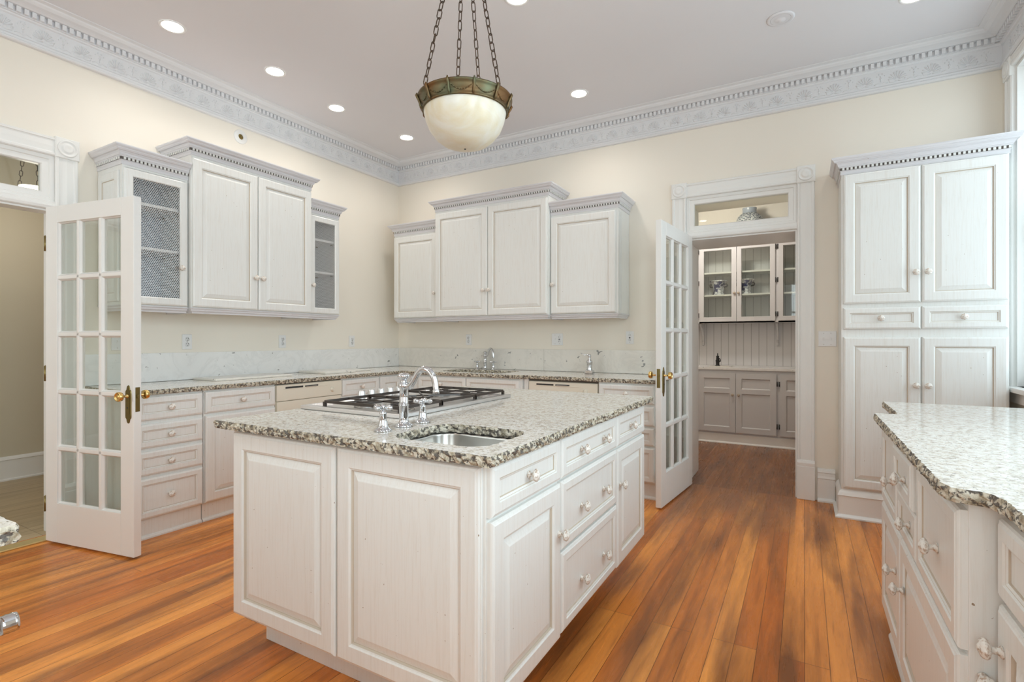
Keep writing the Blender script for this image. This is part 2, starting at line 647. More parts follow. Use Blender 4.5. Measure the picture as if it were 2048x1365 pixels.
# back wall (y = 0, 0.5 thick) with the pantry doorway
PX0, PX1 = 3.229, 4.052
mb = MB()
mb.box((0.0, 0, 0), (PX0, 0.5, H)).box((PX1, 0, 0), (RX + 0.1, 0.5, H)).box((PX0, 0, 2.41), (PX1, 0.5, H)).box((PX0, 0, 2.072), (PX1, 0.5, 2.135))
struct('wall_back', mb, M_WALL, 'cream back wall holding the pantry doorway', 'wall')
# right wall: window beside the tall cabinet, plus two added for light
mb = MB()
ys = [0.0, -0.20, -1.40, -2.25, -3.25, -4.25, -5.25, FY]
for i in range(0, 7, 2):
    mb.box((RX, ys[i + 1], 0), (RX + 0.14, ys[i], H))
for i in (1, 3, 5):
    mb.box((RX, ys[i + 1], 0), (RX + 0.14, ys[i], 0.93)).box((RX, ys[i + 1], 2.93), (RX + 0.14, ys[i], H))
struct('wall_right', mb, M_WALL, 'right wall with tall windows beside the tall cabinet', 'wall')
mb = MB()
xs = [-0.12, 0.45, 1.45, 3.75, 4.75, RX + 0.14]
for i in range(0, 5, 2):
    mb.box((xs[i], FY - 0.14, 0), (xs[i + 1], FY, H))
for i in (1, 3):
    mb.box((xs[i], FY - 0.14, 0), (xs[i + 1], FY, 0.93)).box((xs[i], FY - 0.14, 2.93), (xs[i + 1], FY, H))
struct('wall_front', mb, M_WALL, 'wall with two tall windows behind the camera', 'wall')
mb = MB().box((-2.0, FY, 0), (-1.9, 0.2, H)).box((-1.9, 0.1, 0), (-0.12, 0.2, H)).box((-1.9, FY - 0.1, 0), (-0.12, FY, 0.9)).box((-1.9, FY - 0.1, 2.6), (-0.12, FY, H))
mb.box((-1.9, FY - 0.1, 0.9), (-1.4, FY, 2.6)).box((-0.5, FY - 0.1, 0.9), (-0.12, FY, 2.6))
struct('wall_hall', mb, M_HALLWALL, 'tan hall wall seen through the left doorway', 'wall')
mb = MB().box((1.8, 2.55, 0), (RX + 0.1, 2.62, 2.93)).box((1.75, 0.5, 0), (1.82, 2.62, 2.93))
mb.box((RX, 0.5, 0), (RX + 0.1, 2.62, 2.93))
struct('wall_pantry', mb, M_WALL, 'cream pantry wall above the pantry cabinets', 'wall')

# cornice: shells, dentils and cyma running round the room
prof = [(0, 2.998), (0.026, 2.998), (0.034, 3.004), (0.034, 3.012), (0.026, 3.018), (0.028, 3.030), (0.018, 3.040), (0.016, 3.146),
        (0.026, 3.150), (0.030, 3.158), (0.040, 3.160), (0.040, 3.196), (0.066, 3.199), (0.078, 3.205), (0.094, 3.210), (0.116, 3.214), (0.134, 3.224),
        (0.140, 3.232), (0.152, 3.2335), (0.170, 3.235), (0.172, 3.2395), (0, 3.2395)]
mb = MB()
mb.sweep(prof, [(0, FY), (0, 0), (RX, 0), (RX, FY)])


def shell(mb, M):
    n = 9
    for i in range(n):
        a = math.radians(-78 + 156 * i / (n - 1))
        d = Vector((math.sin(a), 0, math.cos(a)))
        L = 0.060 - 0.008 * abs(i - 4) / 4
        c0 = Vector((0, 0, -0.026))
        p0, p1, p2 = c0 + d * 0.010, c0 + d * (L * 0.7), c0 + d * L
        mb.tube([M @ p0, M @ p1, M @ p2, M @ (c0 + d * (L + 0.003))], [0.0018, 0.0036, 0.0050, 0.002], 6)
    for sg in (-1, 1):
        mb.tube([M @ Vector((sg * x, 0, z)) for x, z in ((0.004, -0.034), (0.026, -0.040), (0.044, -0.034), (0.046, -0.018), (0.034, -0.018))], 0.0038, 6)
    # sprig between the shells
    for x, z, r in ((0.095, 0.0, 0.006), (0.095, 0.02, 0.004), (0.085, 0.035, 0.004), (0.105, 0.035, 0.004), (0.095, -0.02, 0.004), (0.072, 0.02, 0.003), (0.118, 0.02, 0.003)):
        mb.tube([M @ Vector((x, 0, z - r * 1.4)), M @ Vector((x, 0, z)), M @ Vector((x, 0, z + r * 1.4))], [r * 0.5, r, r * 0.4], 6)
    mb.tube([M @ Vector((0.055, 0, -0.038)), M @ Vector((0.075, 0, -0.03)), M @ Vector((0.095, 0, -0.04)), M @ Vector((0.115, 0, -0.03)), M @ Vector((0.135, 0, -0.038))], 0.003, 5)


mb2 = MB()
k = 0
y = -0.12
while y > -3.9:
    shell(mb2, Matrix.Translation((0.018, y, 3.092)) @ Matrix.Rotation(PI / 2, 4, 'Z'))
    y -= 0.193
x = 0.10
while x < RX - 0.05:
    shell(mb2, Matrix.Translation((x, -0.018, 3.092)))
    x += 0.1905
y = -0.2
while y > -1.8:
    shell(mb2, Matrix.Translation((RX - 0.018, y, 3.092)) @ Matrix.Rotation(-PI / 2, 4, 'Z'))
    y -= 0.193
y = -0.06
while y > -4.4:
    mb.box((0.038, y - 0.0105, 3.164), (0.062, y + 0.0105, 3.196))
    y -= 0.036
x = 0.06
while x < RX - 0.05:
    mb.box((x - 0.0105, -0.062, 3.164), (x + 0.0105, -0.038, 3.196))
    x += 0.036
y = -0.07
while y > -2.6:
    mb.box((RX - 0.062, y - 0.0105, 3.164), (RX - 0.038, y + 0.0105, 3.196))
    y -= 0.036
o = struct('trim_1', mb, M_CROWN, 'white plaster cornice with dentils and scallop shells around the ceiling', 'cornice')
mb2.build('shell_relief', M_CROWN, o)

# baseboards
BP = [(0, 0), (0.040, 0), (0.040, 0.012), (0.026, 0.022), (0.020, 0.026), (0.020, 0.170), (0.026, 0.175), (0.022, 0.192), (0.020, 0.215), (0.026, 0.220), (0.022, 0.236), (0.010, 0.246), (0, 0.248)]
tag(MB().sweep(BP, [(4.186, 0), (4.300, 0)]).build('baseboard_back', M_TRIM), 'short white baseboard between pantry doorway and tall cabinet', 'baseboard', None, 'structure')
HB = [(0, 0), (0.030, 0), (0.030, 0.012), (0.018, 0.018), (0.018, 0.175), (0.024, 0.180), (0.018, 0.195), (0.006, 0.205), (0, 0.207)]
tag(MB().sweep(HB, [(-1.9, FY), (-1.9, 0.1)]).build('baseboard_hall', M_TRIM), 'white baseboard along the hall wall', 'baseboard', None, 'structure')


# ------------------------------------------------------------------ door casings with corner blocks
def bullseye(mb, x0, z0, w, h, y=0.0):
    mb.rings(x0, z0, w, h, [(0, 0), (0, 0.030), (0.004, 0.034)], y)
    M = Matrix.Translation((x0 + w / 2, y - 0.034, z0 + h / 2)) @ Matrix.Rotation(PI / 2, 4, 'X')
    r = min(w, h) / 2
    mb.lathe([(r * 0.86, -0.002), (r * 0.84, 0.006), (r * 0.72, 0.007), (r * 0.66, 0.001), (r * 0.50, 0.001), (r * 0.44, 0.007), (r * 0.30, 0.009), (r * 0.12, 0.006), (0.0, 0.006)], 32, M)


def casing_profile(w):
    return [(0, 0), (0, 0.020), (0.006, 0.026), (0.016, 0.026), (0.020, 0.020), (0.026, 0.018), (w * 0.5, 0.022), (w - 0.026, 0.018), (w - 0.020, 0.020), (w - 0.016, 0.026), (w - 0.006, 0.026), (w, 0.020), (w, 0)]


def vcasing(mb, x0, w, z0, z1):
    p = casing_profile(w)
    n_ = len(p)
    vs = [(x0 + a, -d, z0) for a, d in p] + [(x0 + a, -d, z1) for a, d in p]
    fs = [(i, i + 1, n_ + i + 1, n_ + i) for i in range(n_ - 1)]
    mb.add(vs, fs)


def hcasing(mb, x0, x1, z0, w):
    p = casing_profile(w)
    n_ = len(p)
    vs = [(x0, -d, z0 + a) for a, d in p] + [(x1, -d, z0 + a) for a, d in p]
    fs = [(i, n_ + i, n_ + i + 1, i + 1) for i in range(n_ - 1)]
    mb.add(vs, fs)


def doorway(name, label, loc, rz, w, depth, zt, ztr0, ztop, cw=0.116, plinth=0.30):
    """local: opening x 0..w, wall face y=0 towards -y, wall depth +y"""
    r = thing(name, label, 'doorway', loc, rz, None, 'structure')
    mb = MB()
    for x0 in (-cw, w):
        vcasing(mb, x0, cw, plinth, ztop)
        mb.bbox((x0 - 0.002, -0.034, 0.001), (x0 + cw + 0.002, -0.0005, plinth - 0.045), 0.003)
        mb.sweep([(0, plinth - 0.045), (0.032, plinth - 0.045), (0.034, plinth - 0.02), (0.026, plinth), (0, plinth)], [(x0 - 0.001, 0), (x0 + cw + 0.001, 0)])
    mb.build('casing', M_TRIM, r)
    mb = MB()
    hcasing(mb, 0, w, ztop + 0.0, cw)
    mb.build('head_casing', M_TRIM, r)
    for x0 in (-cw, w):
        m2 = MB()
        bullseye(m2, x0 - 0.004, ztop - 0.004, cw + 0.008, cw + 0.012)
        m2.build('corner_block', M_TRIM, r)
    # lining of the reveal
    mb = MB()
    mb.box((0.0005, 0.001, 0.001), (0.012, depth, ztop)).box((w - 0.012, 0.001, 0.001), (w - 0.0005, depth, ztop)).box((0.012, 0.001, zt - 0.012), (w - 0.012, depth, zt - 0.0005))
    mb.build('jamb', M_TRIM, r)
    # transom bar + transom sash
    mb = MB()
    mb.sweep([(0, zt), (0.012, zt), (0.020, zt + 0.006), (0.024, zt + 0.02), (0.014, zt + 0.032), (0.012, ztr0 - 0.045), (0.0, ztr0 - 0.036)], [(0.0, 0.0), (w, 0.0)])
    mb.build('transom_bar', M_TRIM, r)
    mb = MB()
    mb.rings(0.001, ztr0 - 0.045, w - 0.002, ztop - ztr0 + 0.045, [(0.0, -0.02), (0.0, 0.004), (0.022, 0.004), (0.026, -0.004), (0.056, -0.004), (0.062, -0.012), (0.062, -0.045)], 0.0, False)
    mb.build('transom_sash', M_TRIM, r)
    MB().box((0.055, 0.024, ztr0 - 0.002), (w - 0.055, 0.028, ztop - 0.050)).build('transom_glass', M_GLASS, r)
    return r


doorway('door_frame_pantry', 'white pantry doorway casing with bullseye corner blocks and transom', (PX0, 0, 0), 0, PX1 - PX0, 0.499, 2.072, 2.166, 2.424)
doorway('door_frame_hall', 'white hall doorway casing with bullseye corner block and transom', (0, LY0, 0), PI / 2, LY1 - LY0, 0.119, 2.035, 2.128, 2.372)
tag(MB().bbox((0.02, LY0 + 0.01, 0.0005), (0.115, LY1 - 0.012, 0.010), 0.004).build('threshold_strip', M_GOLDSTRIP), 'pale brass threshold strip on the floor of the left doorway', 'threshold')

# ------------------------------------------------------------------ french doors
def french_door(name, label, loc, rz, w, h, flip, lock_z, stile=0.105, bot=0.235, top=0.10, rows=5):
    """local: hinge at x=0, leaf to x=w; visible face -y if not flip; thickness +-"""
    T = 0.042
    r = thing(name, label, 'french door', loc, rz, 'french doors', 'structure')
    x0, x1, z0, z1 = stile, w - stile, bot, h - top
    mu = 0.026
    mb = MB()
    mb.bbox((0, -T / 2, 0), (stile, T / 2, h), 0.003).bbox((w - stile, -T / 2, 0), (w, T / 2, h), 0.003)
    mb.bbox((stile, -T / 2, 0), (w - stile, T / 2, bot), 0.003).bbox((stile, -T / 2, h - top), (w - stile, T / 2, h), 0.003)
    cw = (x1 - x0 - 2 * mu) / 3
    rh = (z1 - z0 - (rows - 1) * mu) / rows
    for i in (1, 2):
        xx = x0 + i * cw + (i - 1) * mu
        mb.bbox((xx, -T / 2 + 0.004, z0 - 0.004), (xx + mu, T / 2 - 0.004, z1 + 0.004), 0.006)
    for i in range(1, rows):
        zz = z0 + i * rh + (i - 1) * mu
        mb.bbox((x0 - 0.004, -T / 2 + 0.004, zz), (x1 + 0.004, T / 2 - 0.004, zz + mu), 0.006)
    # sloped glazing beads
    for i in range(3):
        for j in range(rows):
            a, c = x0 + i * (cw + mu), z0 + j * (rh + mu)
            mb.rings(a, c, cw, rh, [(0, 0.014), (0.007, 0.004), (0.007, 0.0)], 0.0, False)
            o_ = len(mb.v)
            mb.rings(a, c, cw, rh, [(0, -0.014), (0.007, -0.004), (0.007, 0.0)], 0.0, False)
    mb.build('door_frame', M_TRIM, r)
    mb = MB()
    for i in range(3):
        for j in range(rows):
            a, c = x0 + i * (cw + mu), z0 + j * (rh + mu)
            mb.box((a + 0.004, -0.0015, c + 0.004), (a + cw - 0.004, 0.0015, c + rh - 0.004))
    mb.build('glass_panes', M_GLASS, r)
    # brass lock set
    kx = w - 0.040
    for sg in (-1, 1):
        Mp = Matrix.Translation((kx, sg * T / 2, lock_z)) @ Matrix.Rotation(-sg * PI / 2, 4, 'X')
        pl = [(-0.108, 0.0), (-0.104, 0.008), (-0.092, 0.012), (-0.084, 0.014), (-0.078, 0.022), (-0.066, 0.0235), (0.062, 0.0235), (0.074, 0.022), (0.080, 0.014), (0.088, 0.012), (0.100, 0.008), (0.106, 0.0)]
        out = [(p[1], p[0]) for p in pl] + [(-p[1], p[0]) for p in pl[::-1][1:-1]]
        vs = [(x_, 0, z_) for x_, z_ in out] + [(x_ * 0.9, 0.004, z_ * 0.985) for x_, z_ in out]
        n_ = len(out)
        fs = [(i, (i + 1) % n_, n_ + (i + 1) % n_, n_ + i) for i in range(n_)] + [tuple(range(n_, 2 * n_))]
        if sg > 0:
            fs = [f[::-1] for f in fs]
        MM = Matrix.Translation((kx, sg * T / 2, lock_z - 0.045)) @ Matrix.Scale(sg, 4, (0, 1, 0))
        mp_ = MB()
        mp_.add([MM @ Vector(v) for v in vs], fs)
        mp_.bbox(tuple(MM @ Vector((-0.010, 0.003, -0.055))), tuple(MM @ Vector((0.010, 0.0065, 0.055))), 0.001)
        pob = mp_.build('escutcheon_plate', M_BRASSD, r)
        mk = MB()
        mk.lathe([(0.011, 0.004), (0.010, 0.010), (0.0065, 0.013), (0.0065, 0.034), (0.013, 0.038), (0.0245, 0.041), (0.026, 0.046), (0.026, 0.058), (0.023, 0.062), (0.020, 0.060), (0.017, 0.056), (0.010, 0.057), (0.006, 0.060), (0, 0.060)], 28, Mp)
        mk.build('door_knob', M_BRASS, r)
        MB().lathe([(0.004, 0.0065), (0.004, 0.0075), (0, 0.0075)], 10, Matrix.Translation((kx, sg * T / 2, lock_z - 0.065)) @ Matrix.Rotation(-sg * PI / 2, 4, 'X')).build('keyhole', M_SLOT, pob)
    ml = MB().bbox((w - 0.001, -0.012, lock_z - 0.088), (w + 0.0025, 0.012, lock_z + 0.048), 0.001)
    ml.bbox((w + 0.002, -0.006, lock_z - 0.012), (w + 0.010, 0.006, lock_z + 0.006), 0.002)
    ml.build('latch_plate', M_BRASSD, r)
    for hz in (0.22, h * 0.5, h - 0.22):
        sg = 1 if flip else -1
        MB().lathe([(0.006, -0.045), (0.006, 0.045)], 10, Matrix.Translation((-0.004, sg * T / 2, hz))).lathe([(0.0, 0.052), (0.004, 0.047), (0.006, 0.045)], 10, Matrix.Translation((-0.004, sg * T / 2, hz))).build('hinge', M_BRASSD, r)
    return r


dv = Vector((0.876 - 0.13, -3.101 + 3.237))
french_door('door_1', 'open french door with fifteen panes at the left hall doorway', (0.13, -3.237 + 0.021, 0.012), math.atan2(dv.y, dv.x), 0.758, 2.006, False, 0.895)
dv = Vector((3.212 - 3.285, -0.794 + 0.02))
french_door('door_2', 'open french door with fifteen panes at the pantry doorway', (3.285 - 0.021, -0.045, 0.012), math.atan2(dv.y, dv.x), 0.772, 2.07, False, 0.950)

# ------------------------------------------------------------------ cabinet parts
def door_prof(fw):
    p = [(0, 0), (0, 0.012), (0.003, 0.0165), (0.008, 0.0185), (0.011, 0.0205), (fw, 0.0205), (fw + 0.004, 0.0170), (fw + 0.008, 0.0155), (fw + 0.010, 0.0085), (fw + 0.0125, 0.0085), (fw + 0.034, 0.0150), (fw + 0.038, 0.0165), (fw + 0.040, 0.0170)]
    mats = [0, 0, 0, 0, 0, 0, 0, 1, 1, 0, 0, 0]
    return p, mats


def drawer_prof(fw):
    p = [(0, 0), (0, 0.012), (0.003, 0.0165), (0.008, 0.0185), (0.011, 0.0205), (fw, 0.0205), (fw + 0.003, 0.0165), (fw + 0.0045, 0.0165), (fw + 0.010, 0.0140), (fw + 0.0105, 0.0105), (fw + 0.0125, 0.0105)]
    mats = [0, 0, 0, 0, 0, 0, 1, 0, 1, 1]
    return p, mats


def front_mesh(w, h, kind):
    mb = MB()
    if kind == 'drawer':
        p, m_ = drawer_prof(0.036)
    else:
        p, m_ = door_prof(0.058)
    mb.rings(0, 0, w, h, p, 0.0, True, m_)
    mb.add([(0, 0, 0), (w, 0, 0), (w, 0, h), (0, 0, h)], [(0, 3, 2, 1)], 0)
    return mb


def knob_mb():
    M = Matrix.Rotation(PI / 2, 4, 'X')
    mb = MB().lathe([(0.0105, 0), (0.0105, 0.003), (0.007, 0.006), (0.0055, 0.010), (0.0055, 0.017), (0.0085, 0.020)], 20, M)
    mb.lathe([(0.0085, 0.020), (0.0140, 0.023), (0.0172, 0.028), (0.0170, 0.032), (0.0135, 0.037), (0.007, 0.040), (0.0045, 0.0425), (0.0, 0.043)], 32, M, lobes=8, amp=0.07)
    return mb


_KN = knob_mb().build('knob', M_KNOB)
KNOB = _KN.data
bpy.data.objects.remove(_KN)


def add_knob(parent, x, z, y=-0.0205, s=0.9):
    o = bpy.data.objects.new('knob', KNOB)
    COL.objects.link(o)
    o.parent = parent
    o.location = (x, y, z)
    o.scale = (s * 1.27, s, s * 1.27)
    return o


def front(root, kind, x, z, w, h, knobs=(), y=0.0, name=None):
    ob = front_mesh(w, h, kind).build(name or ('drawer' if kind == 'drawer' else 'door'), [M_CAB, M_GLAZE], root, (x, y, z))
    for kx, kz in knobs:
        add_knob(ob, kx - x, kz - z, -0.0165 if kind == 'door' and 0.1 < (kx - x) < w - 0.1 else (-0.0108 if kind == 'drawer' else -0.0205))
    return ob


def face_box(mb, w, z0, z1, depth, mi=0):
    mb.bbox((0.0005, 0.0, z0), (w - 0.0005, depth, z1), 0.002, mi)


def base_cabinet(name, label, loc, rz, w, fronts, depth=0.60, ztop=0.8835, zb=0.125, toe=0.018, group='base cabinets', ends='', plinth=True, cat='cabinet'):
    r = thing(name, label, cat, loc, rz, group)
    mb = MB()
    face_box(mb, w, zb, ztop, depth)
    mb.build('cabinet_body', M_CAB, r)
    if plinth:
        mb = MB().box((0.0005, toe, 0.0005), (w - 0.0005, depth - 0.01, zb - 0.0005))
        mb.sweep([(0, 0.0005), (0.014, 0.0005), (0.014, 0.010), (0.008, 0.020), (0, 0.024)], [(0.0005, toe), (w - 0.0005, toe)])
        mb.build('plinth', M_CAB, r)
    for f in fronts:
        front(r, *f)
    return r


# crown for a wall cabinet: p = overhang, dentils below
def cab_crown(root, w, depth, zbase, ztop, p=0.055, left=True, right=True, y=0.0):
    """local: cabinet x 0..w, front at y, back y+depth"""
    h = ztop - zbase
    pr_ = [(0.0, zbase), (0.004, zbase), (0.004, zbase + 0.022), (0.008, zbase + 0.026), (0.008, zbase + 0.046), (0.013, zbase + 0.048),
           (0.015, zbase + 0.054), (0.019, zbase + 0.056), (0.022, zbase + 0.068), (0.028, zbase + 0.078), (0.032, zbase + 0.080), (p * 0.66, zbase + h * 0.70),
           (p * 0.80, zbase + h * 0.78), (p * 0.82, zbase + h * 0.82), (p * 0.94, zbase + h * 0.88), (p, zbase + h * 0.94), (p, ztop), (-0.02, ztop)]
    path = []
    if left:
        path.append((0.0, y + depth))
    path += [(0.0, y), (w, y)]
    if right:
        path.append((w, y + depth))
    # travel so that outward is the right-hand side: path goes left-back -> left-front -> right-front -> right-back
    mb = MB()
    mb.sweep(pr_, path)
    mb.box((0.002, y + 0.002, ztop - 0.02), (w - 0.002, y + depth, ztop - 0.004))
    o = mb.build('crown_moulding', M_CABH, root)
    mb = MB()
    z0, z1 = zbase + 0.030, zbase + 0.0455
    x = 0.006
    while x < w:
        mb.box((x, y - 0.0145, z0), (x + 0.0125, y - 0.0075, z1))
        x += 0.0235
    for on, xa, sg in ((left, 0.0, -1), (right, w, 1)):
        if on:
            q = y + 0.004
            while q < y + depth - 0.01:
                mb.box((xa + sg * 0.0075, q, z0), (xa + sg * 0.0145, q + 0.0125, z1))
                q += 0.0235
    mb.sweep([(0.0083, zbase + 0.0290), (0.0088, zbase + 0.0290), (0.0088, zbase + 0.0462), (0.0083, zbase + 0.0462)], path, 1, False, False)
    mb.build('dentils', [M_CAB, M_DENTSHADE], o)
    return o


def light_rail(root, w, depth, zt, left=True, right=True):
    pr_ = [(0.004, zt), (0.004, zt - 0.006), (-0.004, zt - 0.012), (-0.006, zt - 0.022), (-0.016, zt - 0.030), (-0.018, zt - 0.040), (-0.030, zt - 0.040), (-0.030, zt)]
    path = ([(0.0, depth)] if left else []) + [(0.0, 0.0), (w, 0.0)] + ([(w, depth)] if right else [])
    MB().sweep(pr_, path).build('light_rail', M_CABH, root)


def hexwire(x0, z0, w, h, y, cell=0.0125):
    mb = MB()
    r3 = math.sqrt(3)
    a = cell / r3
    seen = set()
    t_ = 0.0009
    rows = int(h / (1.5 * a)) + 2
    cols = int(w / cell) + 2
    for j in range(rows):
        for i in range(cols):
            cx = x0 + i * cell + (cell / 2 if j % 2 else 0)
            cz = z0 + j * 1.5 * a
            for k_ in range(3):
                a0 = PI / 6 + k_ * PI / 3
                a1 = a0 + PI / 3
                p = (cx + a * math.cos(a0), cz + a * math.sin(a0))
                q = (cx + a * math.cos(a1), cz + a * math.sin(a1))
                if min(p[0], q[0]) < x0 or max(p[0], q[0]) > x0 + w or min(p[1], q[1]) < z0 or max(p[1], q[1]) > z0 + h:
                    continue
                d = Vector((q[0] - p[0], q[1] - p[1]))
                d.normalize()
                nx, nz = -d.y * t_, d.x * t_
                vs = [(p[0] + nx, y, p[1] + nz), (p[0] - nx, y, p[1] - nz), (q[0] - nx, y, q[1] - nz), (q[0] + nx, y, q[1] + nz)]
                vs += [(v[0], y + 0.001, v[2]) for v in vs]
                mb.add(vs, [(0, 1, 2, 3), (7, 6, 5, 4), (0, 3, 7, 4), (1, 5, 6, 2)])
    return mb


ZD0, ZDL, ZDH = 1.452, 2.322, 2.500     # wall-cabinet door bottom, low top, high top
def wall_cabinet(name, label, loc, rz, w, tall, depth, left, right, doors, mesh=False, knobs=(), group='wall cabinets', side_panel=None, rail=(True, True)):
    r = thing(name, label, 'cabinet', loc, rz, group)
    ztop = 2.525 if tall else 2.345
    zc = 2.625 if tall else 2.455
    zb = ZD0 - 0.006
    mb = MB()
    if not mesh:
        face_box(mb, w, zb, ztop, depth)
    else:
        t_ = 0.018
        mb.box((0.0005, 0.0, zb), (t_, depth, ztop)).box((w - t_, 0.0, zb), (w - 0.0005, depth, ztop)).box((t_, 0.0, zb), (w - t_, depth, zb + t_)).box((t_, 0.0, ztop - t_), (w - t_, depth, ztop))
        mb.box((t_, depth - 0.008, zb + t_), (w - t_, depth, ztop - t_), 1)
    body = mb.build('cabinet_body', [M_CAB, M_INT], r)
    if side_panel == 'left':
        p, m_ = door_prof(0.045)
        pm = MB()
        pm.rings(0, 0, depth - 0.05, (ZDH if tall else ZDL) - ZD0 - 0.03, [(a, b_ * 0.55) for a, b_ in p], 0, True, m_)
        pm.build('side_panel', [M_CAB, M_GLAZE], r, (-0.0002, depth - 0.02, ZD0 + 0.015), (0, 0, -PI / 2))
    if side_panel == 'right':
        mb = MB()
        for i in range(5):
            q = 0.03 + i * 0.012
            mb.bbox((w - 0.0003, q, ZD0 + 0.02), (w + 0.0025, q + 0.007, ztop - 0.03), 0.0015)
        mb.build('fluting', M_CAB, r)
    zd1 = ZDH if tall else ZDL
    if mesh:
        fwd = 0.052
        for (x, ww) in doors:
            mb = MB()
            mb.rings(x, ZD0, ww, zd1 - ZD0, [(0, 0), (0, 0.012), (0.003, 0.0165), (0.011, 0.0205), (fwd - 0.006, 0.0205), (fwd, 0.016), (fwd, 0.0)], 0, False)
            d = mb.build('door', [M_CAB, M_GLAZE], r, (0, 0, 0))
            hexwire(x + fwd - 0.004, ZD0 + fwd - 0.004, ww - 2 * fwd + 0.008, zd1 - ZD0 - 2 * fwd + 0.008, -0.010).build('wire_mesh', M_WIRE, d)
            for kx, kz in knobs:
                add_knob(d, kx, kz, -0.0205, 0.85)
        for zz in (1.835, 2.125):
            MB().bbox((0.019, 0.012, zz - 0.019), (w - 0.019, depth - 0.010, zz), 0.002).build('shelf', M_CAB, r)
            for sx in (0.019, w - 0.019):
                sg = 1 if sx < w / 2 else -1
                MB().box((sx, depth - 0.06, zz - 0.030), (sx + sg * 0.014, depth - 0.045, zz - 0.0195)).build('shelf_pin', M_BRASSD, r)
                MB().box((sx, 0.06, zz - 0.030), (sx + sg * 0.014, 0.075, zz - 0.0195)).build('shelf_pin', M_BRASSD, r)
    else:
        for i, (x, ww) in enumerate(doors):
            front(r, 'door', x, ZD0, ww, zd1 - ZD0, [k_ for k_ in knobs if x < k_[0] < x + ww])
    cab_crown(r, w, depth, ztop - 0.004, zc, 0.055, left, right)
    light_rail(r, w, depth, zb, rail[0], rail[1])
    return r


# wall cabinets, left wall (front faces +x)
XL = 0.325
wall_cabinet('wall_cabinet', 'left wall cabinet with wire mesh door nearest the left french door', (XL, -2.922, 0), PI / 2, 0.402, False, XL - 0.002, True, False,
             [(0.006, 0.388)], True, [(0.345, 1.715)], side_panel='left', rail=(True, False))
wall_cabinet('wall_cabinet', 'tall two door wall cabinet in the middle of the left wall', (0.36, -2.518, 0), PI / 2, 1.008, True, 0.358, True, True,
             [(0.006, 0.492), (0.504, 0.498)], False, [(0.472, 1.70), (0.530, 1.70)])
wall_cabinet('wall_cabinet', 'narrow wire mesh door wall cabinet at the right end of the left wall row', (XL, -1.508, 0), PI / 2, 0.335, False, XL - 0.002, False, True,
             [(0.004, 0.325)], True, [(0.024, 1.70)], rail=(False, True))
# wall cabinets, back wall (front faces -y)
YB = -0.312
wall_cabinet('wall_cabinet', 'low single door wall cabinet nearest the room corner on the back wall', (0.226, YB, 0), 0, 0.596, False, -YB - 0.002, True, False,
             [(0.004, 0.586)], False, [(0.568, 1.70)], rail=(True, False))
wall_cabinet('wall_cabinet', 'tall two door wall cabinet in the middle of the back wall', (0.824, -0.36, 0), 0, 1.278, True, 0.358, True, True,
             [(0.006, 0.628), (0.640, 0.628)], False, [(0.600, 1.695), (0.664, 1.695)])
wall_cabinet('wall_cabinet', 'low single door wall cabinet at the right end of the back wall row', (2.104, YB, 0), 0, 0.628, False, -YB - 0.002, False, True,
             [(0.004, 0.606)], False, [(0.032, 1.715)], side_panel='right', rail=(False, True))


def knobs_at(*a):
    return list(a)


# base cabinets, left wall
XF = 0.620
def LB(label, y0, y1, fr, **k):
    return base_cabinet('base_cabinet', label, (XF, y0, 0), PI / 2, y1 - y0, fr, XF - 0.004, **k)


w = 0.412
LB('base cabinet with four stacked drawers beside the left french door', -2.995, -2.583, [
    ('drawer', 0.010, 0.728, w - 0.016, 0.142, [(w / 2, 0.800)]), ('drawer', 0.010, 0.560, w - 0.016, 0.145, [(w / 2, 0.632)]),
    ('drawer', 0.010, 0.394, w - 0.016, 0.145, [(w / 2, 0.465)]), ('drawer', 0.010, 0.132, w - 0.016, 0.243, [(w / 2, 0.255)])])
w = 0.530
LB('base cabinet with drawer over door left of the dishwasher on the left wall', -2.578, -2.048, [
    ('drawer', 0.006, 0.728, w - 0.012, 0.142, [(w / 2, 0.800)]), ('door', 0.006, 0.132, w - 0.012, 0.577, [(w - 0.036, 0.60)])])
w = 0.450
LB('base cabinet with drawer over door right of the dishwasher on the left wall', -1.412, -0.962, [
    ('drawer', 0.006, 0.728, w - 0.012, 0.142, [(w / 2, 0.800)]), ('door', 0.006, 0.132, w - 0.012, 0.577, [(0.036, 0.60)])])
w = 0.312
LB('narrow base cabinet with plain door at the inner corner of the left run', -0.957, -0.645, [
    ('door', 0.006, 0.132, w - 0.020, 0.738, [])])


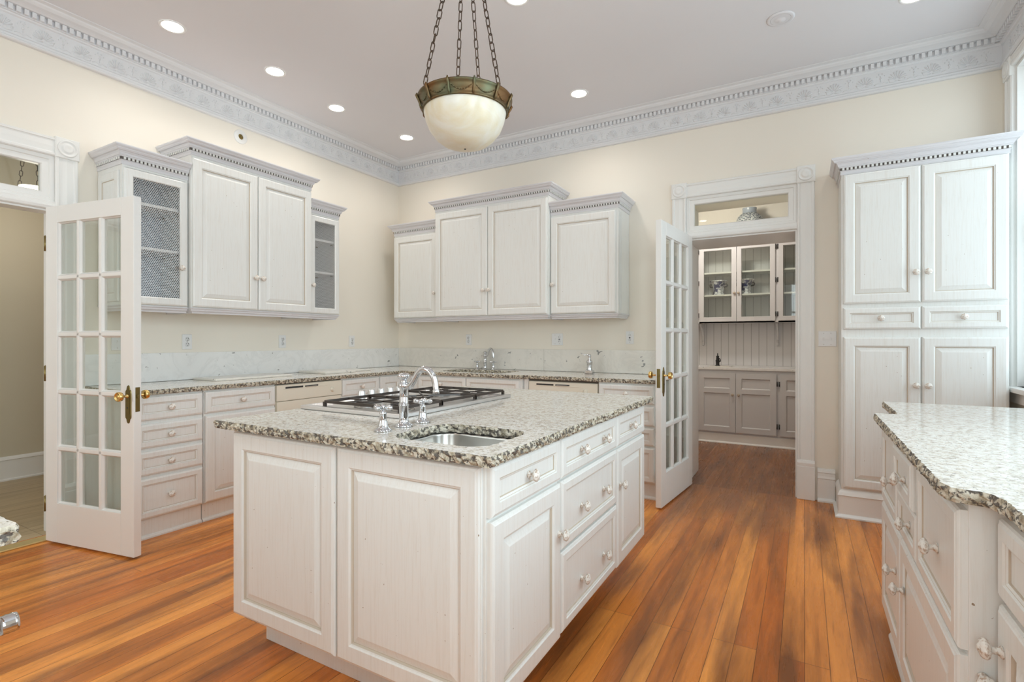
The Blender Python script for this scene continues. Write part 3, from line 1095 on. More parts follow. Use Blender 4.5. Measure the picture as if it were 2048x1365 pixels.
def dishwasher(label, loc, rz, w, top):
    r = thing('dishwasher', label, 'dishwasher', loc, rz, 'dishwashers')
    MB().box((0.001, 0.004, 0.12), (w - 0.001, 0.58, top - 0.006)).build('tub', M_BISCUIT, r)
    MB().box((0.001, 0.002, top - 0.006), (w - 0.001, 0.30, 0.8815)).build('shadow_gap', M_GAP, r)
    z1 = top - 0.008
    z0 = z1 - 0.122
    mb = MB()
    mb.bbox((0.002, -0.016, z0), (w - 0.002, 0.004, z1), 0.004)
    mb.bbox((0.06, -0.019, z1 - 0.034), (w - 0.16, -0.0155, z1 - 0.030), 0.001)
    c = mb.build('control_panel', M_BISCUIT, r)
    m2 = MB()
    m2.box((0.075, -0.0168, z1 - 0.030), (0.235, -0.015, z1 - 0.016)).box((0.252, -0.0168, z1 - 0.028), (0.38, -0.015, z1 - 0.018))
    m2.build('vent_slots', M_SLOT, c)
    MB().bbox((0.262, -0.024, z1 - 0.030), (0.36, -0.0165, z1 - 0.024), 0.002).build('latch_handle', M_STEEL, c)
    MB().lathe([(0.022, 0), (0.022, 0.003), (0.015, 0.005), (0.013, 0.014), (0.0, 0.014)], 24, Matrix.Translation((w - 0.105, -0.016, z1 - 0.070)) @ Matrix.Rotation(PI / 2, 4, 'X')).bbox((w - 0.112, -0.036, z1 - 0.086), (w - 0.098, -0.026, z1 - 0.054), 0.003).build('dial', M_BISCUIT, c)
    MB().bbox((0.005, -0.014, 0.135), (w - 0.005, 0.004, z0 - 0.004), 0.004).build('door_panel', M_BISCUIT, r)
    MB().box((0.005, 0.03, 0.001), (w - 0.005, 0.05, 0.118)).build('kick_plate', M_BISCUIT, r)
    return r


dishwasher('cream dishwasher built under the left counter below the marble slabs', (XF + 0.004, -2.045, 0), PI / 2, 0.630, 0.880)
# base cabinets, back wall
YF = -0.620
def BB(label, x0, x1, fr, yf=YF, **k):
    return base_cabinet('base_cabinet', label, (x0, yf, 0), 0, x1 - x0, fr, -yf - 0.004, **k)


_cf = BB('slim base cabinet with plain door at the inner corner of the back run', 0.645, 0.836, [('door', 0.018, 0.132, 0.168, 0.738, [])])
MB().box((-0.0225, -0.020, 0.001), (-0.0005, 0.02, 0.882)).build('corner_filler', M_CAB, _cf)
w = 1.145
BB('wide sink base cabinet under the back wall sink', 0.842, 1.987, [
    ('drawer', 0.008, 0.728, 0.556, 0.142, [(0.285, 0.800)]), ('drawer', 0.572, 0.728, 0.555, 0.142, []),
    ('door', 0.008, 0.132, 0.556, 0.577, [(0.53, 0.60)]), ('door', 0.572, 0.132, 0.555, 0.577, [(0.61, 0.60)])], yf=-0.648)
dishwasher('cream dishwasher under the back counter left of the pantry doorway', (2.040, YF + 0.01, 0), 0, 0.625, 0.872)
BB('narrow filler post between back wall sink base and dishwasher', 1.991, 2.036, [], yf=-0.618)
w = 0.458
BB('base cabinet with four stacked drawers behind the pantry french door', 2.670, 3.128, [
    ('drawer', 0.006, 0.728, w - 0.018, 0.142, [(w / 2, 0.800)]), ('drawer', 0.006, 0.562, w - 0.018, 0.148, [(w / 2, 0.634)]),
    ('drawer', 0.006, 0.412, w - 0.018, 0.134, [(w / 2, 0.479)]), ('drawer', 0.006, 0.132, w - 0.018, 0.264, [(w / 2, 0.262)])])


# ------------------------------------------------------------------ granite counters with chiselled edge
def resample(loop, step):
    out = []
    n_ = len(loop)
    for i in range(n_):
        a, c = Vector(loop[i]), Vector(loop[(i + 1) % n_])
        k_ = max(1, int((c - a).length / step))
        for j in range(k_):
            out.append(a + (c - a) * j / k_)
    return out


def slab(name, label, cat, loops, z0, z1, rough=0.004, step=0.012, mats=None, group=None, parent=None, smooth_sides=()):
    """loops[0] outer ccw, others are holes"""
    mb = MB()
    tops, bots = [], []
    for li, lp in enumerate(loops):
        lp = [Vector((p[0], p[1])) for p in lp]
        sm_ = 0.0 if li in smooth_sides else rough
        P = resample(lp, step)
        n_ = len(P)
        nr = []
        for i in range(n_):
            d = (P[(i + 1) % n_] - P[i - 1]).normalized()
            nr.append(Vector((d.y, -d.x)))
        rows = []
        for j in range(5):
            f = j / 4
            z = z1 + (z0 - z1) * f
            base_in = -0.002 if j in (0, 4) else 0.001
            rows.append([(P[i] + nr[i] * (base_in + (random.random() - 0.5) * 2 * sm_ * (0.55 if j == 0 else 1.0))).to_tuple() + (z + (random.random() - 0.5) * 0.004 * (1 if 0 < j < 4 else 0),) for i in range(n_)])
        o_ = len(mb.v)
        for r_ in rows:
            mb.v.extend(r_)
        for j in range(4):
            for i in range(n_):
                i2 = (i + 1) % n_
                mb.f.append([o_ + j * n_ + i, o_ + (j + 1) * n_ + i, o_ + (j + 1) * n_ + i2, o_ + j * n_ + i2])
                mb.m.append(1)
                mb.sm.append(False)
        tops.append((o_, rows[0]))
        bots.append((o_ + 4 * n_, rows[4]))
    for grp, flip in ((tops, False), (bots, True)):
        idx = []
        for o_, r_ in grp:
            idx += list(range(o_, o_ + len(r_)))
        tri = tessellate_polygon([[Vector(v) for v in r_] for _, r_ in grp])
        for t3 in tri:
            f = [idx[i] for i in t3]
            a, b_, c = (Vector(mb.v[i]) for i in f)
            nz = (b_ - a).cross(c - a).z
            if (nz < 0) != flip:
                f = f[::-1]
            mb.f.append(f)
            mb.m.append(0)
            mb.sm.append(False)
    o = mb.build(name, mats or [M_GRAN, M_GRANE], parent)
    if label:
        tag(o, label, cat, group)
    return o


def rrect(x0, y0, x1, y1, r, n_=6, cw=False):
    pts = []
    for cx, cy, a0 in ((x1 - r, y0 + r, -90), (x1 - r, y1 - r, 0), (x0 + r, y1 - r, 90), (x0 + r, y0 + r, 180)):
        for i in range(n_ + 1):
            a = math.radians(a0 + 90 * i / n_)
            pts.append((cx + r * math.cos(a), cy + r * math.sin(a)))
    return pts[::-1] if cw else pts


ZC0, ZC1 = 0.8842, 0.914
# L-shaped counter along left and back walls
BS = rrect(1.00, -0.56, 1.72, -0.17, 0.07, 6, True)
slab('countertop', 'speckled granite L shaped counter along the left and back walls', 'countertop',
     [[(0.024, -3.002), (0.655, -3.002), (0.655, -0.672), (0.83, -0.684), (1.998, -0.684), (2.004, -0.645), (3.136, -0.645), (3.136, -0.024), (0.024, -0.024)], BS], ZC0, ZC1)
# backsplashes
def splash(label, a, b_):
    tag(MB().bbox(a, b_, 0.002).build('backsplash', M_MARB if a[0] < 0.01 else M_MARBW), label, 'backsplash', 'marble backsplashes')


splash('white speckled marble backsplash strip along the left wall', (0.001, -3.0, 0.9155), (0.021, -0.001, 1.122))
splash('veined marble backsplash behind the back wall sink', (0.022, -0.021, 0.9155), (1.889, -0.001, 1.124))
splash('veined marble backsplash right of the back sink beneath the outlets', (1.8905, -0.021, 0.9155), (3.136, -0.001, 1.124))


def basin(root, x0, y0, x1, y1, r, ztop, depth):
    mb = MB()
    loops = []
    for ins, z in ((-0.003, ztop), (0.0, ztop), (0.002, ztop - 0.01), (0.006, ztop - depth * 0.85), (0.03, ztop - depth * 0.97), (0.08, ztop - depth)):
        loops.append([(p[0], p[1], z) for p in rrect(x0 + ins, y0 + ins, x1 - ins, y1 - ins, max(0.02, r - ins * 0.3), 6)])
    n_ = len(loops[0])
    vs = [v for lp in loops for v in lp]
    fs = []
    for j in range(len(loops) - 1):
        for i in range(n_):
            i2 = (i + 1) % n_
            fs.append((j * n_ + i, j * n_ + i2, (j + 1) * n_ + i2, (j + 1) * n_ + i))
    mb.add(vs, fs, 0, True)
    mb.add([loops[-1][i] for i in range(n_)], [tuple(range(n_))])
    o = mb.build('bowl', M_STEEL, root)
    cx, cy = (x0 + x1) / 2, (y0 + y1) / 2
    MB().lathe([(0.042, 0), (0.038, 0.003), (0.030, 0.001), (0.0, 0.001)], 24, Matrix.Translation((cx, cy, ztop - depth))).build('drain', M_CHROME, root)
    return o


r = thing('sink', 'undermount steel sink in the back wall counter', 'sink', (0, 0, 0), 0, 'undermount sinks')
basin(r, 0.995, -0.565, 1.725, -0.165, 0.07, ZC0 - 0.001, 0.17)


# ------------------------------------------------------------------ faucets
def cross_handle(root, x, y, s=1.0, rz=0.3, name='handle'):
    mb = MB()
    M = Matrix.Translation((x, y, 0)) @ Matrix.Scale(s, 4)
    mb.lathe([(0.0275, 0.0), (0.0275, 0.003), (0.024, 0.006), (0.021, 0.008), (0.016, 0.014), (0.013, 0.030), (0.0105, 0.052), (0.0115, 0.054), (0.0115, 0.058), (0.007, 0.062), (0.006, 0.068)], 28, M)
    MH = M @ Matrix.Translation((0, 0, 0.074)) @ Matrix.Rotation(rz, 4, 'Z')
    for k_ in range(4):
        R_ = MH @ Matrix.Rotation(k_ * PI / 2, 4, 'Z') @ Matrix.Rotation(PI / 2, 4, 'Y')
        mb.lathe([(0.0, 0.0), (0.0055, 0.004), (0.005, 0.014), (0.0075, 0.020), (0.0085, 0.026), (0.006, 0.033), (0.0, 0.036)], 14, R_)
    mb.lathe([(0.007, -0.007), (0.010, 0.0), (0.008, 0.006), (0.004, 0.009), (0.0, 0.0095)], 16, MH)
    return mb.build(name, M_CHROME, root)


def bridge_faucet(label, loc, rz, s=1.0, hs=(0.105, -0.105), reach=0.125, turn=0.0, rise=0.84):
    """spout toward local -y"""
    r = thing('faucet', label, 'faucet', loc, rz, 'chrome faucets')
    mb = MB()
    M = Matrix.Scale(s, 4)
    mb.lathe([(0.030, 0.0), (0.030, 0.004), (0.026, 0.007), (0.023, 0.009), (0.017, 0.013), (0.0155, 0.020), (0.0155, 0.068), (0.0175, 0.070), (0.0175, 0.073), (0.0150, 0.075), (0.0145, 0.125),
              (0.018, 0.128), (0.020, 0.134), (0.019, 0.142), (0.014, 0.146), (0.011, 0.149), (0.012, 0.156), (0.019, 0.161), (0.022, 0.166), (0.0215, 0.171), (0.015, 0.176), (0.0, 0.179)], 32, M)
    mb.build('faucet_body', M_CHROME, r)
    pts = []
    base = Vector((0, -0.012, 0.136))
    for a, b_ in ((0, 0), (-0.014, -0.002), (-0.026, 0.010), (-0.038, 0.030), (-0.050, 0.050), (-0.066, 0.064), (-0.086, 0.068), (-0.104, 0.060), (-0.118, 0.042), (-0.126, 0.018), (-0.129, -0.006), (-0.130, -0.016)):
        q_ = base + Vector((0, a * reach / 0.125, b_ * rise if b_ > 0 else b_))
        pts.append(Matrix.Rotation(turn, 3, 'Z') @ q_ * s)
    mb = MB()
    # smooth path with Catmull-Rom
    P = [pts[0]] + pts + [pts[-1]]
    sm = []
    for i in range(1, len(P) - 2):
        for t_ in range(4):
            u = t_ / 4
            sm.append(0.5 * ((2 * P[i]) + (-P[i - 1] + P[i + 1]) * u + (2 * P[i - 1] - 5 * P[i] + 4 * P[i + 1] - P[i + 2]) * u * u + (-P[i - 1] + 3 * P[i] - 3 * P[i + 1] + P[i + 2]) * u ** 3))
    sm.append(pts[-1])
    n_ = len(sm)
    mb.tube(sm, [s * (0.0115 - 0.002 * i / n_) for i in range(n_)], 16)
    e = sm[-1]
    mb.lathe([(0.011 * s, 0.0), (0.0115 * s, 0.004 * s), (0.0115 * s, 0.010 * s), (0.009 * s, 0.014 * s)], 20, Matrix.Translation((e.x, e.y, e.z - 0.004 * s)))
    mb.build('spout', M_CHROME, r)
    for hx in hs:
        cross_handle(r, hx, 0, s, 0.35 if hx > 0 else 0.1)
    return r


# ------------------------------------------------------------------ island
IX0, IX1, IY0, IY1 = 2.190, 3.337, -3.337, -1.775
isl = thing('kitchen_island', 'large white panelled kitchen island with drawers under the pendant lamp', 'kitchen island', (0, 0, 0))
T_ = 0.009
mb = MB().bbox((IX0, IY0, 0.165), (IX1, IY0 + T_, 0.8835), 0.002).bbox((IX0, IY1 - T_, 0.165), (IX1, IY1, 0.8835), 0.002).box((IX0, IY0 + T_, 0.165), (IX0 + T_, IY1 - T_, 0.8835)).box((IX1 - T_, IY0 + T_, 0.165), (IX1, IY1 - T_, 0.8835)).box((IX0 + T_, IY0 + T_, 0.165), (IX1 - T_, IY1 - T_, 0.183))
mb.build('cabinet_body', M_CAB, isl)
mb = MB().bbox((IX0 + 0.004, IY0 + 0.13, 0.0005), (IX1 - 0.26, IY1 - 0.20, 0.1645), 0.002)
mb.build('plinth', M_CAB, isl)


def isl_front(kind, face, a, z, w, h, knobs=(), name=None):
    mbf = front_mesh(w, h, kind)
    o = mbf.build(name or kind, [M_CAB, M_GLAZE], isl)
    if face == 'S':
        o.location = (a, IY0, z)
    elif face == 'E':
        o.location = (IX1, a, z)
        o.rotation_euler = (0, 0, PI / 2)
    elif face == 'W':
        o.location = (IX0, a, z)
        o.rotation_euler = (0, 0, -PI / 2)
    elif face == 'N':
        o.location = (a, IY1, z)
        o.rotation_euler = (0, 0, PI)
    for kx, kz in knobs:
        add_knob(o, kx, kz, -0.0108 if kind == 'drawer' else -0.0205)
    return o


isl_front('door', 'S', 2.205, 0.178, 0.555, 0.690, name='end_panel')
isl_front('door', 'S', 2.770, 0.178, 0.556, 0.690, name='end_panel')
# right-hand side, three banks
isl_front('drawer', 'E', -3.331, 0.727, 0.456, 0.142, [(0.228, 0.071)])
isl_front('door', 'E', -3.331, 0.172, 0.456, 0.543, [(0.436, 0.372)])
isl_front('drawer', 'E', -2.867, 0.727, 0.612, 0.142, [(0.200, 0.071), (0.452, 0.071)])
isl_front('drawer', 'E', -2.867, 0.474, 0.612, 0.243, [(0.200, 0.105), (0.452, 0.105)])
isl_front('drawer', 'E', -2.867, 0.180, 0.612, 0.284, [(0.200, 0.118), (0.452, 0.118)])
isl_front('drawer', 'E', -2.248, 0.727, 0.456, 0.142, [(0.228, 0.071)])
isl_front('door', 'E', -2.248, 0.172, 0.456, 0.543, [(0.100 - 0.07, 0.380)])
for i in range(3):
    isl_front('door', 'W', IY1 - 0.01 - i * 0.52, 0.178, 0.505, 0.690, [(0.04, 0.5)])
isl_front('door', 'N', IX1 - 0.012, 0.178, 0.555, 0.690, name='end_panel')
isl_front('door', 'N', IX1 - 0.577, 0.178, 0.555, 0.690, name='end_panel')
# corner stile flutes
MB().bbox((IX1 - 0.018, IY0 - 0.010, 0.172), (IX1 - 0.008, IY0 - 0.0002, 0.868), 0.002).build('corner_bead', M_CAB, isl)

IS = rrect(2.950, -3.315, 3.310, -3.010, 0.075, 8, True)
slab('countertop', 'speckled granite island counter with chiselled edge, sink and cooktop', 'countertop',
     [[(2.150, -3.392), (3.388, -3.392), (3.388, -1.742), (2.150, -1.742)], IS], ZC0, ZC1, 0.0045, 0.009)
r = thing('sink', 'small undermount steel sink near the corner of the island', 'sink', (0, 0, 0), 0, 'undermount sinks')
basin(r, 2.945, -3.320, 3.315, -3.005, 0.075, ZC0 - 0.001, 0.16)
bridge_faucet('tall chrome gooseneck faucet beside the island sink', (2.870, -3.142, ZC1 + 0.0005), PI / 2, 1.06, (0.103, -0.103), 0.118)
bridge_faucet('chrome gooseneck faucet standing behind the back wall sink', (1.262, -0.105, ZC1 + 0.0005), 0.0, 1.05, (0.098, -0.098), 0.11, 1.25, 1.0)

# filtered-water pump beside the sink (chrome)
r = thing('soap_dispenser', 'chrome lever pump with square base on the back counter', 'pump', (2.43, -0.20, ZC1 + 0.0005), 0)
mb = MB().bbox((-0.036, -0.030, 0), (0.036, 0.030, 0.032), 0.004)
mb.lathe([(0.026, 0.032), (0.027, 0.036), (0.024, 0.046), (0.0235, 0.095), (0.028, 0.100), (0.028, 0.108), (0.020, 0.122), (0.013, 0.130), (0.0125, 0.150), (0.016, 0.158), (0.013, 0.170), (0.0, 0.176)], 24)
mb.build('pump_body', M_CHROME, r)
MB().tube([(0, 0, 0.165), (-0.02, -0.005, 0.172), (-0.045, -0.008, 0.166), (-0.068, -0.010, 0.178), (-0.078, -0.011, 0.184)], [0.008, 0.007, 0.005, 0.004, 0.003], 10).build('lever', M_CHROME, r)

# ------------------------------------------------------------------ cooktop
CX0, CX1, CY0, CY1 = 2.165, 2.745, -3.022, -2.165
ck = thing('cooktop', 'stainless steel gas cooktop with black grates on the island', 'cooktop', (0, 0, ZC1 + 0.0006))
mb = MB()
n4 = [(0.002, 0.0), (0.0, 0.002), (0.0, 0.013), (0.003, 0.017), (0.024, 0.018), (0.030, 0.012), (0.036, 0.006)]
vs, fs = [], []
for ins, z in n4:
    vs += [(CX0 + ins, CY0 + ins, z), (CX1 - ins, CY0 + ins, z), (CX1 - ins, CY1 - ins, z), (CX0 + ins, CY1 - ins, z)]
for i in range(len(n4) - 1):
    for k_ in range(4):
        fs.append((i * 4 + k_, i * 4 + (k_ + 1) % 4, (i + 1) * 4 + (k_ + 1) % 4, (i + 1) * 4 + k_))
q = (len(n4) - 1) * 4
fs.append((q, q + 1, q + 2, q + 3))
mb.add(vs, fs)
mb.build('tray', M_TRAY, ck)
GX0, GX1 = 2.285, 2.715
gl = (CY1 - CY0 - 0.06) / 3
burn = []
for i in range(3):
    y0 = CY0 + 0.03 + i * gl + 0.002
    y1 = y0 + gl - 0.004
    cy = (y0 + y1) / 2
    cx_ = [(GX0 + (GX1 - GX0) * 0.26, cy), (GX0 + (GX1 - GX0) * 0.76, cy)] if i != 1 else [((GX0 + GX1) / 2, cy)]
    g = MB()
    zt, b_ = 0.040, 0.0040
    def bar(p, q_, g=g, hh=0.0036):
        p, q_ = Vector((*p, zt - 0.004)), Vector((*q_, zt - 0.004))
        d = (q_ - p).normalized()
        sd = Vector((-d.y, d.x, 0)) * b_
        u = Vector((0, 0, hh))
        v_ = [p - sd - u, p + sd - u, p + sd * 0.7 + u, p - sd * 0.7 + u, q_ - sd - u, q_ + sd - u, q_ + sd * 0.7 + u, q_ - sd * 0.7 + u]
        g.add(v_, [(0, 1, 2, 3), (7, 6, 5, 4), (0, 4, 5, 1), (1, 5, 6, 2), (2, 6, 7, 3), (3, 7, 4, 0)])
    bar((GX0, y0), (GX1, y0), hh=0.006); bar((GX0, y1), (GX1, y1), hh=0.006); bar((GX0, y0), (GX0, y1), hh=0.006); bar((GX1, y0), (GX1, y1), hh=0.006)
    if i != 1:
        bar(((GX0 + GX1) / 2, y0), ((GX0 + GX1) / 2, y1))
    for (bx, by) in cx_:
        hx = (GX1 - GX0) / (4 if i != 1 else 2)
        hy = gl / 2
        for a in range(4):
            an = a * PI / 2 + (0.0 if i != 1 else PI / 4)
            dx, dy = math.cos(an), math.sin(an)
            t_ = min(hx / abs(dx) if abs(dx) > 1e-6 else 9, hy / abs(dy) if abs(dy) > 1e-6 else 9)
            bar((bx + dx * 0.028, by + dy * 0.028), (bx + dx * t_ * 0.99, by + dy * t_ * 0.99))
        ringp = [(bx + 0.050 * math.cos(a * PI / 12), by + 0.050 * math.sin(a * PI / 12), zt - 0.008) for a in range(24)]
        g.tube(ringp, 0.0034, 6, 0, True)
        burn.append((bx, by))
    for fx in (GX0, GX1):
        for fy in (y0, y1):
            g.box((fx - 0.006, fy - 0.006, 0.0062), (fx + 0.006, fy + 0.006, zt - 0.004))
    g.build('grate', M_IRON, ck)
for bx, by in burn:
    MB().lathe([(0.052, 0.0062), (0.050, 0.012), (0.036, 0.014), (0.034, 0.020), (0.0, 0.020)], 28, Matrix.Translation((bx, by, 0))).build('burner', M_STEEL, ck)
    MB().lathe([(0.034, 0.0202), (0.036, 0.024), (0.033, 0.028), (0.0, 0.029)], 28, Matrix.Translation((bx, by, 0))).build('burner_cap', M_IRON, ck)
for i in range(5):
    ky = -2.716 + i * 0.066
    MB().lathe([(0.022, 0.0062), (0.022, 0.012), (0.018, 0.016), (0.017, 0.052), (0.0165, 0.056), (0.0, 0.057)], 24, Matrix.Translation((2.222, ky, 0.0005))).build('control_knob', M_TRAY, ck)


# ------------------------------------------------------------------ marble slabs on left counter
def plank(label, x0, y0, x1, y1, z, t_, rz=0.0):
    cx_, cy_ = (x0 + x1) / 2, (y0 + y1) / 2
    o = MB().bbox((x0 - cx_, y0 - cy_, 0), (x1 - cx_, y1 - cy_, t_), 0.004).build('marble_slab', M_MARBW, None, (cx_, cy_, z), (0, 0, rz))
    tag(o, label, 'marble slab', 'marble slabs on the left counter')


plank('long pale marble slab lying on the left counter beneath the outlet', 0.055, -2.34, 0.355, -1.69, ZC1 + 0.0006, 0.016)
plank('shorter marble slab on the left counter above the dishwasher', 0.05, -1.40, 0.43, -1.06, ZC1 + 0.0006, 0.020, -0.05)
plank('small marble piece at the corner end of the left counter slabs', 0.10, -1.03, 0.36, -0.80, ZC1 + 0.0006, 0.014, 0.06)


# ------------------------------------------------------------------ outlets and switches
def plate(name, label, loc, rz, w=0.070, h=0.115, kinds=('outlet',)):
    r = thing(name, label, 'switch' if name == 'light_switch' else 'outlet', loc, rz, 'wall plates')
    mb = MB().bbox((-w / 2, -0.007, -h / 2), (w / 2, -0.0006, h / 2), 0.003)
    mb.build('cover_plate', M_PLASTIC, r)
    for i, kd in enumerate(kinds):
        cx_ = (i - (len(kinds) - 1) / 2) * 0.046
        if kd == 'outlet':
            mb = MB()
            for dz in (0.020, -0.020):
                mb.lathe([(0.0165, 0), (0.0165, 0.0015), (0, 0.0015)], 20, Matrix.Translation((cx_, -0.007, dz)) @ Matrix.Rotation(PI / 2, 4, 'X'))
            o = mb.build('receptacle', M_PLASTIC, r)
            mb = MB()
            for dz in (0.020, -0.020):
                mb.box((cx_ - 0.0075, -0.0095, dz + 0.001), (cx_ - 0.0050, -0.0084, dz + 0.010)).box((cx_ + 0.0050, -0.0095, dz + 0.001), (cx_ + 0.0075, -0.0084, dz + 0.010)).box((cx_ - 0.002, -0.0095, dz - 0.010), (cx_ + 0.002, -0.0084, dz - 0.005))
            mb.build('slots', M_SLOT, o)
        elif kd == 'gfci':
            o = MB().bbox((cx_ - 0.0165, -0.009, -0.034), (cx_ + 0.0165, -0.0068, 0.034), 0.001).build('receptacle', M_PLASTIC, r)
            mb = MB()
            for dz in (0.022, -0.022):
                mb.box((cx_ - 0.0075, -0.0098, dz - 0.004), (cx_ - 0.0045, -0.0088, dz + 0.006)).box((cx_ + 0.0045, -0.0098, dz - 0.004), (cx_ + 0.0075, -0.0088, dz + 0.006))
            mb.box((cx_ - 0.007, -0.0100, -0.007), (cx_ + 0.007, -0.0088, -0.001)).box((cx_ - 0.007, -0.0100, 0.001), (cx_ + 0.007, -0.0088, 0.007))
            mb.build('slots', M_SLOT, o)
        else:
            MB().bbox((cx_ - 0.005, -0.009, -0.012), (cx_ + 0.005, -0.0068, 0.012), 0.001).bbox((cx_ - 0.0035, -0.018, 0.0), (cx_ + 0.0035, -0.0085, 0.010), 0.001).build('toggle', M_PLASTIC, r)
    mb = MB()
    for i in range(len(kinds)):
        cx_ = (i - (len(kinds) - 1) / 2) * 0.046
        for dz in ((0.0,) if kinds[i] == 'outlet' else (-0.042, 0.042)):
            mb.lathe([(0.003, 0.0), (0.003, 0.001), (0.0, 0.0012)], 8, Matrix.Translation((cx_, -0.007, dz)) @ Matrix.Rotation(PI / 2, 4, 'X'))
    mb.build('screws', M_STEEL, r)
    return r


plate('wall_outlet', 'white duplex outlet below the tall cabinet on the left wall', (0, -2.355, 1.203), PI / 2)
plate('wall_outlet', 'white duplex outlet below the narrow cabinet on the left wall', (0, -1.532, 1.203), PI / 2)
plate('wall_outlet', 'pale duplex outlet on the left wall nearest the room corner', (0, -0.714, 1.203), PI / 2)
plate('light_switch', 'white switch plate seen through the left french door glass', (0, -2.79, 1.205), PI / 2, 0.115, 0.115, ('toggle', 'toggle'))
plate('wall_outlet', 'pale duplex outlet on the back wall left of the faucet', (0.990, 0, 1.218), 0)
plate('wall_outlet', 'double plate with switch and outlet on the back wall above backsplash seam', (2.025, 0, 1.222), 0, 0.116, 0.115, ('toggle', 'gfci'))
plate('wall_outlet', 'single outlet on the back wall beside the pantry french door', (2.739, 0, 1.238), 0, 0.070, 0.115, ('gfci',))
plate('light_switch', 'double toggle switch plate between pantry doorway and tall cabinet', (4.250, 0, 1.226), 0, 0.116, 0.115, ('toggle', 'toggle'))
r = thing('pipe_escutcheon', 'round white plate with dark hole high on the left wall', 'wall plate', (0.0006, -1.925, 2.918), PI / 2)
Mr = Matrix.Rotation(PI / 2, 4, 'X')
MB().lathe([(0.058, 0), (0.058, 0.002), (0.052, 0.005), (0.026, 0.007), (0.024, 0.010), (0.022, 0.001)], 36, Mr, cap=False).build('plate', M_TRIM, r)
MB().lathe([(0.023, 0.0012), (0.0, 0.0014)], 24, Mr, cap=False).lathe([(0.010, 0.001), (0.010, 0.006), (0.0, 0.007)], 12, Matrix.Translation((0.004, 0, 0.002)) @ Mr).build('hole', M_BRASSD, r)

# ------------------------------------------------------------------ tall cabinet
TX0, TX1, TYF = 4.320, 5.178, -0.340
tall = thing('tall_cabinet', 'tall white pantry cabinet with four doors and two drawers', 'cabinet', (TX0, TYF, 0))
w = TX1 - TX0
MB().bbox((0, 0, 0.20), (w, -TYF - 0.002, 2.352), 0.002).build('cabinet_body', M_CAB, tall)
hw = 0.421
for i, x in enumerate((0.012, 0.438)):
    kx = x + (hw - 0.028 if i == 0 else 0.028)
    ww = 0.419 if i == 0 else 0.412
    front(tall, 'door', x, 1.463, ww, 0.883, [(kx, 1.655)])
    front(tall, 'drawer', x, 1.290, ww, 0.146, [(x + ww / 2, 1.363)])
    front(tall, 'door', x, 0.208, ww, 1.030, [(kx, 0.925)])
cab_crown(tall, w, -TYF - 0.002, 2.350, 2.462, 0.058, True, True)
MB().sweep([(0, 0.0006), (0.036, 0.0006), (0.036, 0.010), (0.022, 0.020), (0.016, 0.026), (0.016, 0.150), (0.022, 0.154), (0.014, 0.176), (0.004, 0.188), (0.0, 0.192)],
           [(0.0, -TYF - 0.045), (0.0, 0.0), (w, 0.0), (w, -TYF - 0.002)]).box((0.001, 0.001, 0.001), (w - 0.001, -TYF - 0.003, 0.1995)).build('plinth', M_TRIM, tall)

# ------------------------------------------------------------------ right-hand run (faces -x)
XR1, XR2 = 4.395, 4.454            # body fronts of bump-out and near cabinets


def RB(label, y1, y0, fr, xf, name='base_cabinet', **k):
    """y1 = far end, y0 = near end"""
    return base_cabinet(name, label, (xf, y1, 0), -PI / 2, y1 - y0, fr, RX - 0.006 - xf, **k)


bump = RB('projecting base cabinet with six drawer fronts in the right hand counter run', -1.935, -3.132, [
    ('drawer', 0.006, 0.572, 0.386, 0.292, [(0.235, 0.690)]),
    ('drawer', 0.400, 0.725, 0.342, 0.139, [(0.585, 0.780)], -0.012),
    ('drawer', 0.400, 0.572, 0.342, 0.143, [(0.585, 0.640)]),
    ('drawer', 0.750, 0.572, 0.441, 0.292, [(0.970, 0.705)]),
    ('door', 0.006, 0.135, 0.458, 0.425, [(0.375, 0.412)]), ('door', 0.472, 0.135, 0.719, 0.425, [(0.535, 0.412)])], XR1)
# side knob on the step of the bump-out
o = bpy.data.objects.new('knob', KNOB)
COL.objects.link(o)
o.parent = bump
o.location = (1.197, 0.022, 0.528)
o.scale = (0.85, 0.85, 0.85)
o.rotation_euler = (0, 0, PI / 2)
RB('narrow base cabinet at the far end of the right hand counter', -1.452, -1.930, [
    ('drawer', 0.006, 0.725, 0.466, 0.139, [(0.233, 0.795)]), ('door', 0.006, 0.135, 0.466, 0.578, [(0.43, 0.60)])], XR2)
RB('near base cabinet with drawer over door at the right edge', -3.140, -3.740, [
    ('drawer', 0.008, 0.705, 0.584, 0.158, [(0.292, 0.780)]), ('door', 0.008, 0.135, 0.584, 0.556, [(0.048, 0.612)])], XR2)
RB('base cabinet beside the camera in the right hand counter', -3.744, -4.900, [
    ('drawer', 0.008, 0.705, 0.56, 0.158, [(0.28, 0.780)]), ('drawer', 0.58, 0.705, 0.56, 0.158, [(0.86, 0.780)]),
    ('door', 0.008, 0.135, 0.56, 0.556, [(0.53, 0.58)]), ('door', 0.58, 0.135, 0.56, 0.556, [(0.61, 0.58)])], XR2)
slab('countertop', 'bright granite counter with stepped chiselled edge along the right wall', 'countertop',
     [[(4.430, -4.92), (RX - 0.004, -4.92), (RX - 0.004, -1.410), (4.436, -1.410), (4.436, -1.840), (4.428, -1.905), (4.412, -1.912), (4.362, -1.912), (4.352, -1.922), (4.352, -3.120), (4.362, -3.150), (4.378, -3.158), (4.404, -3.160), (4.420, -3.175), (4.430, -3.215)]],
     ZC0, ZC1, 0.004, 0.008)

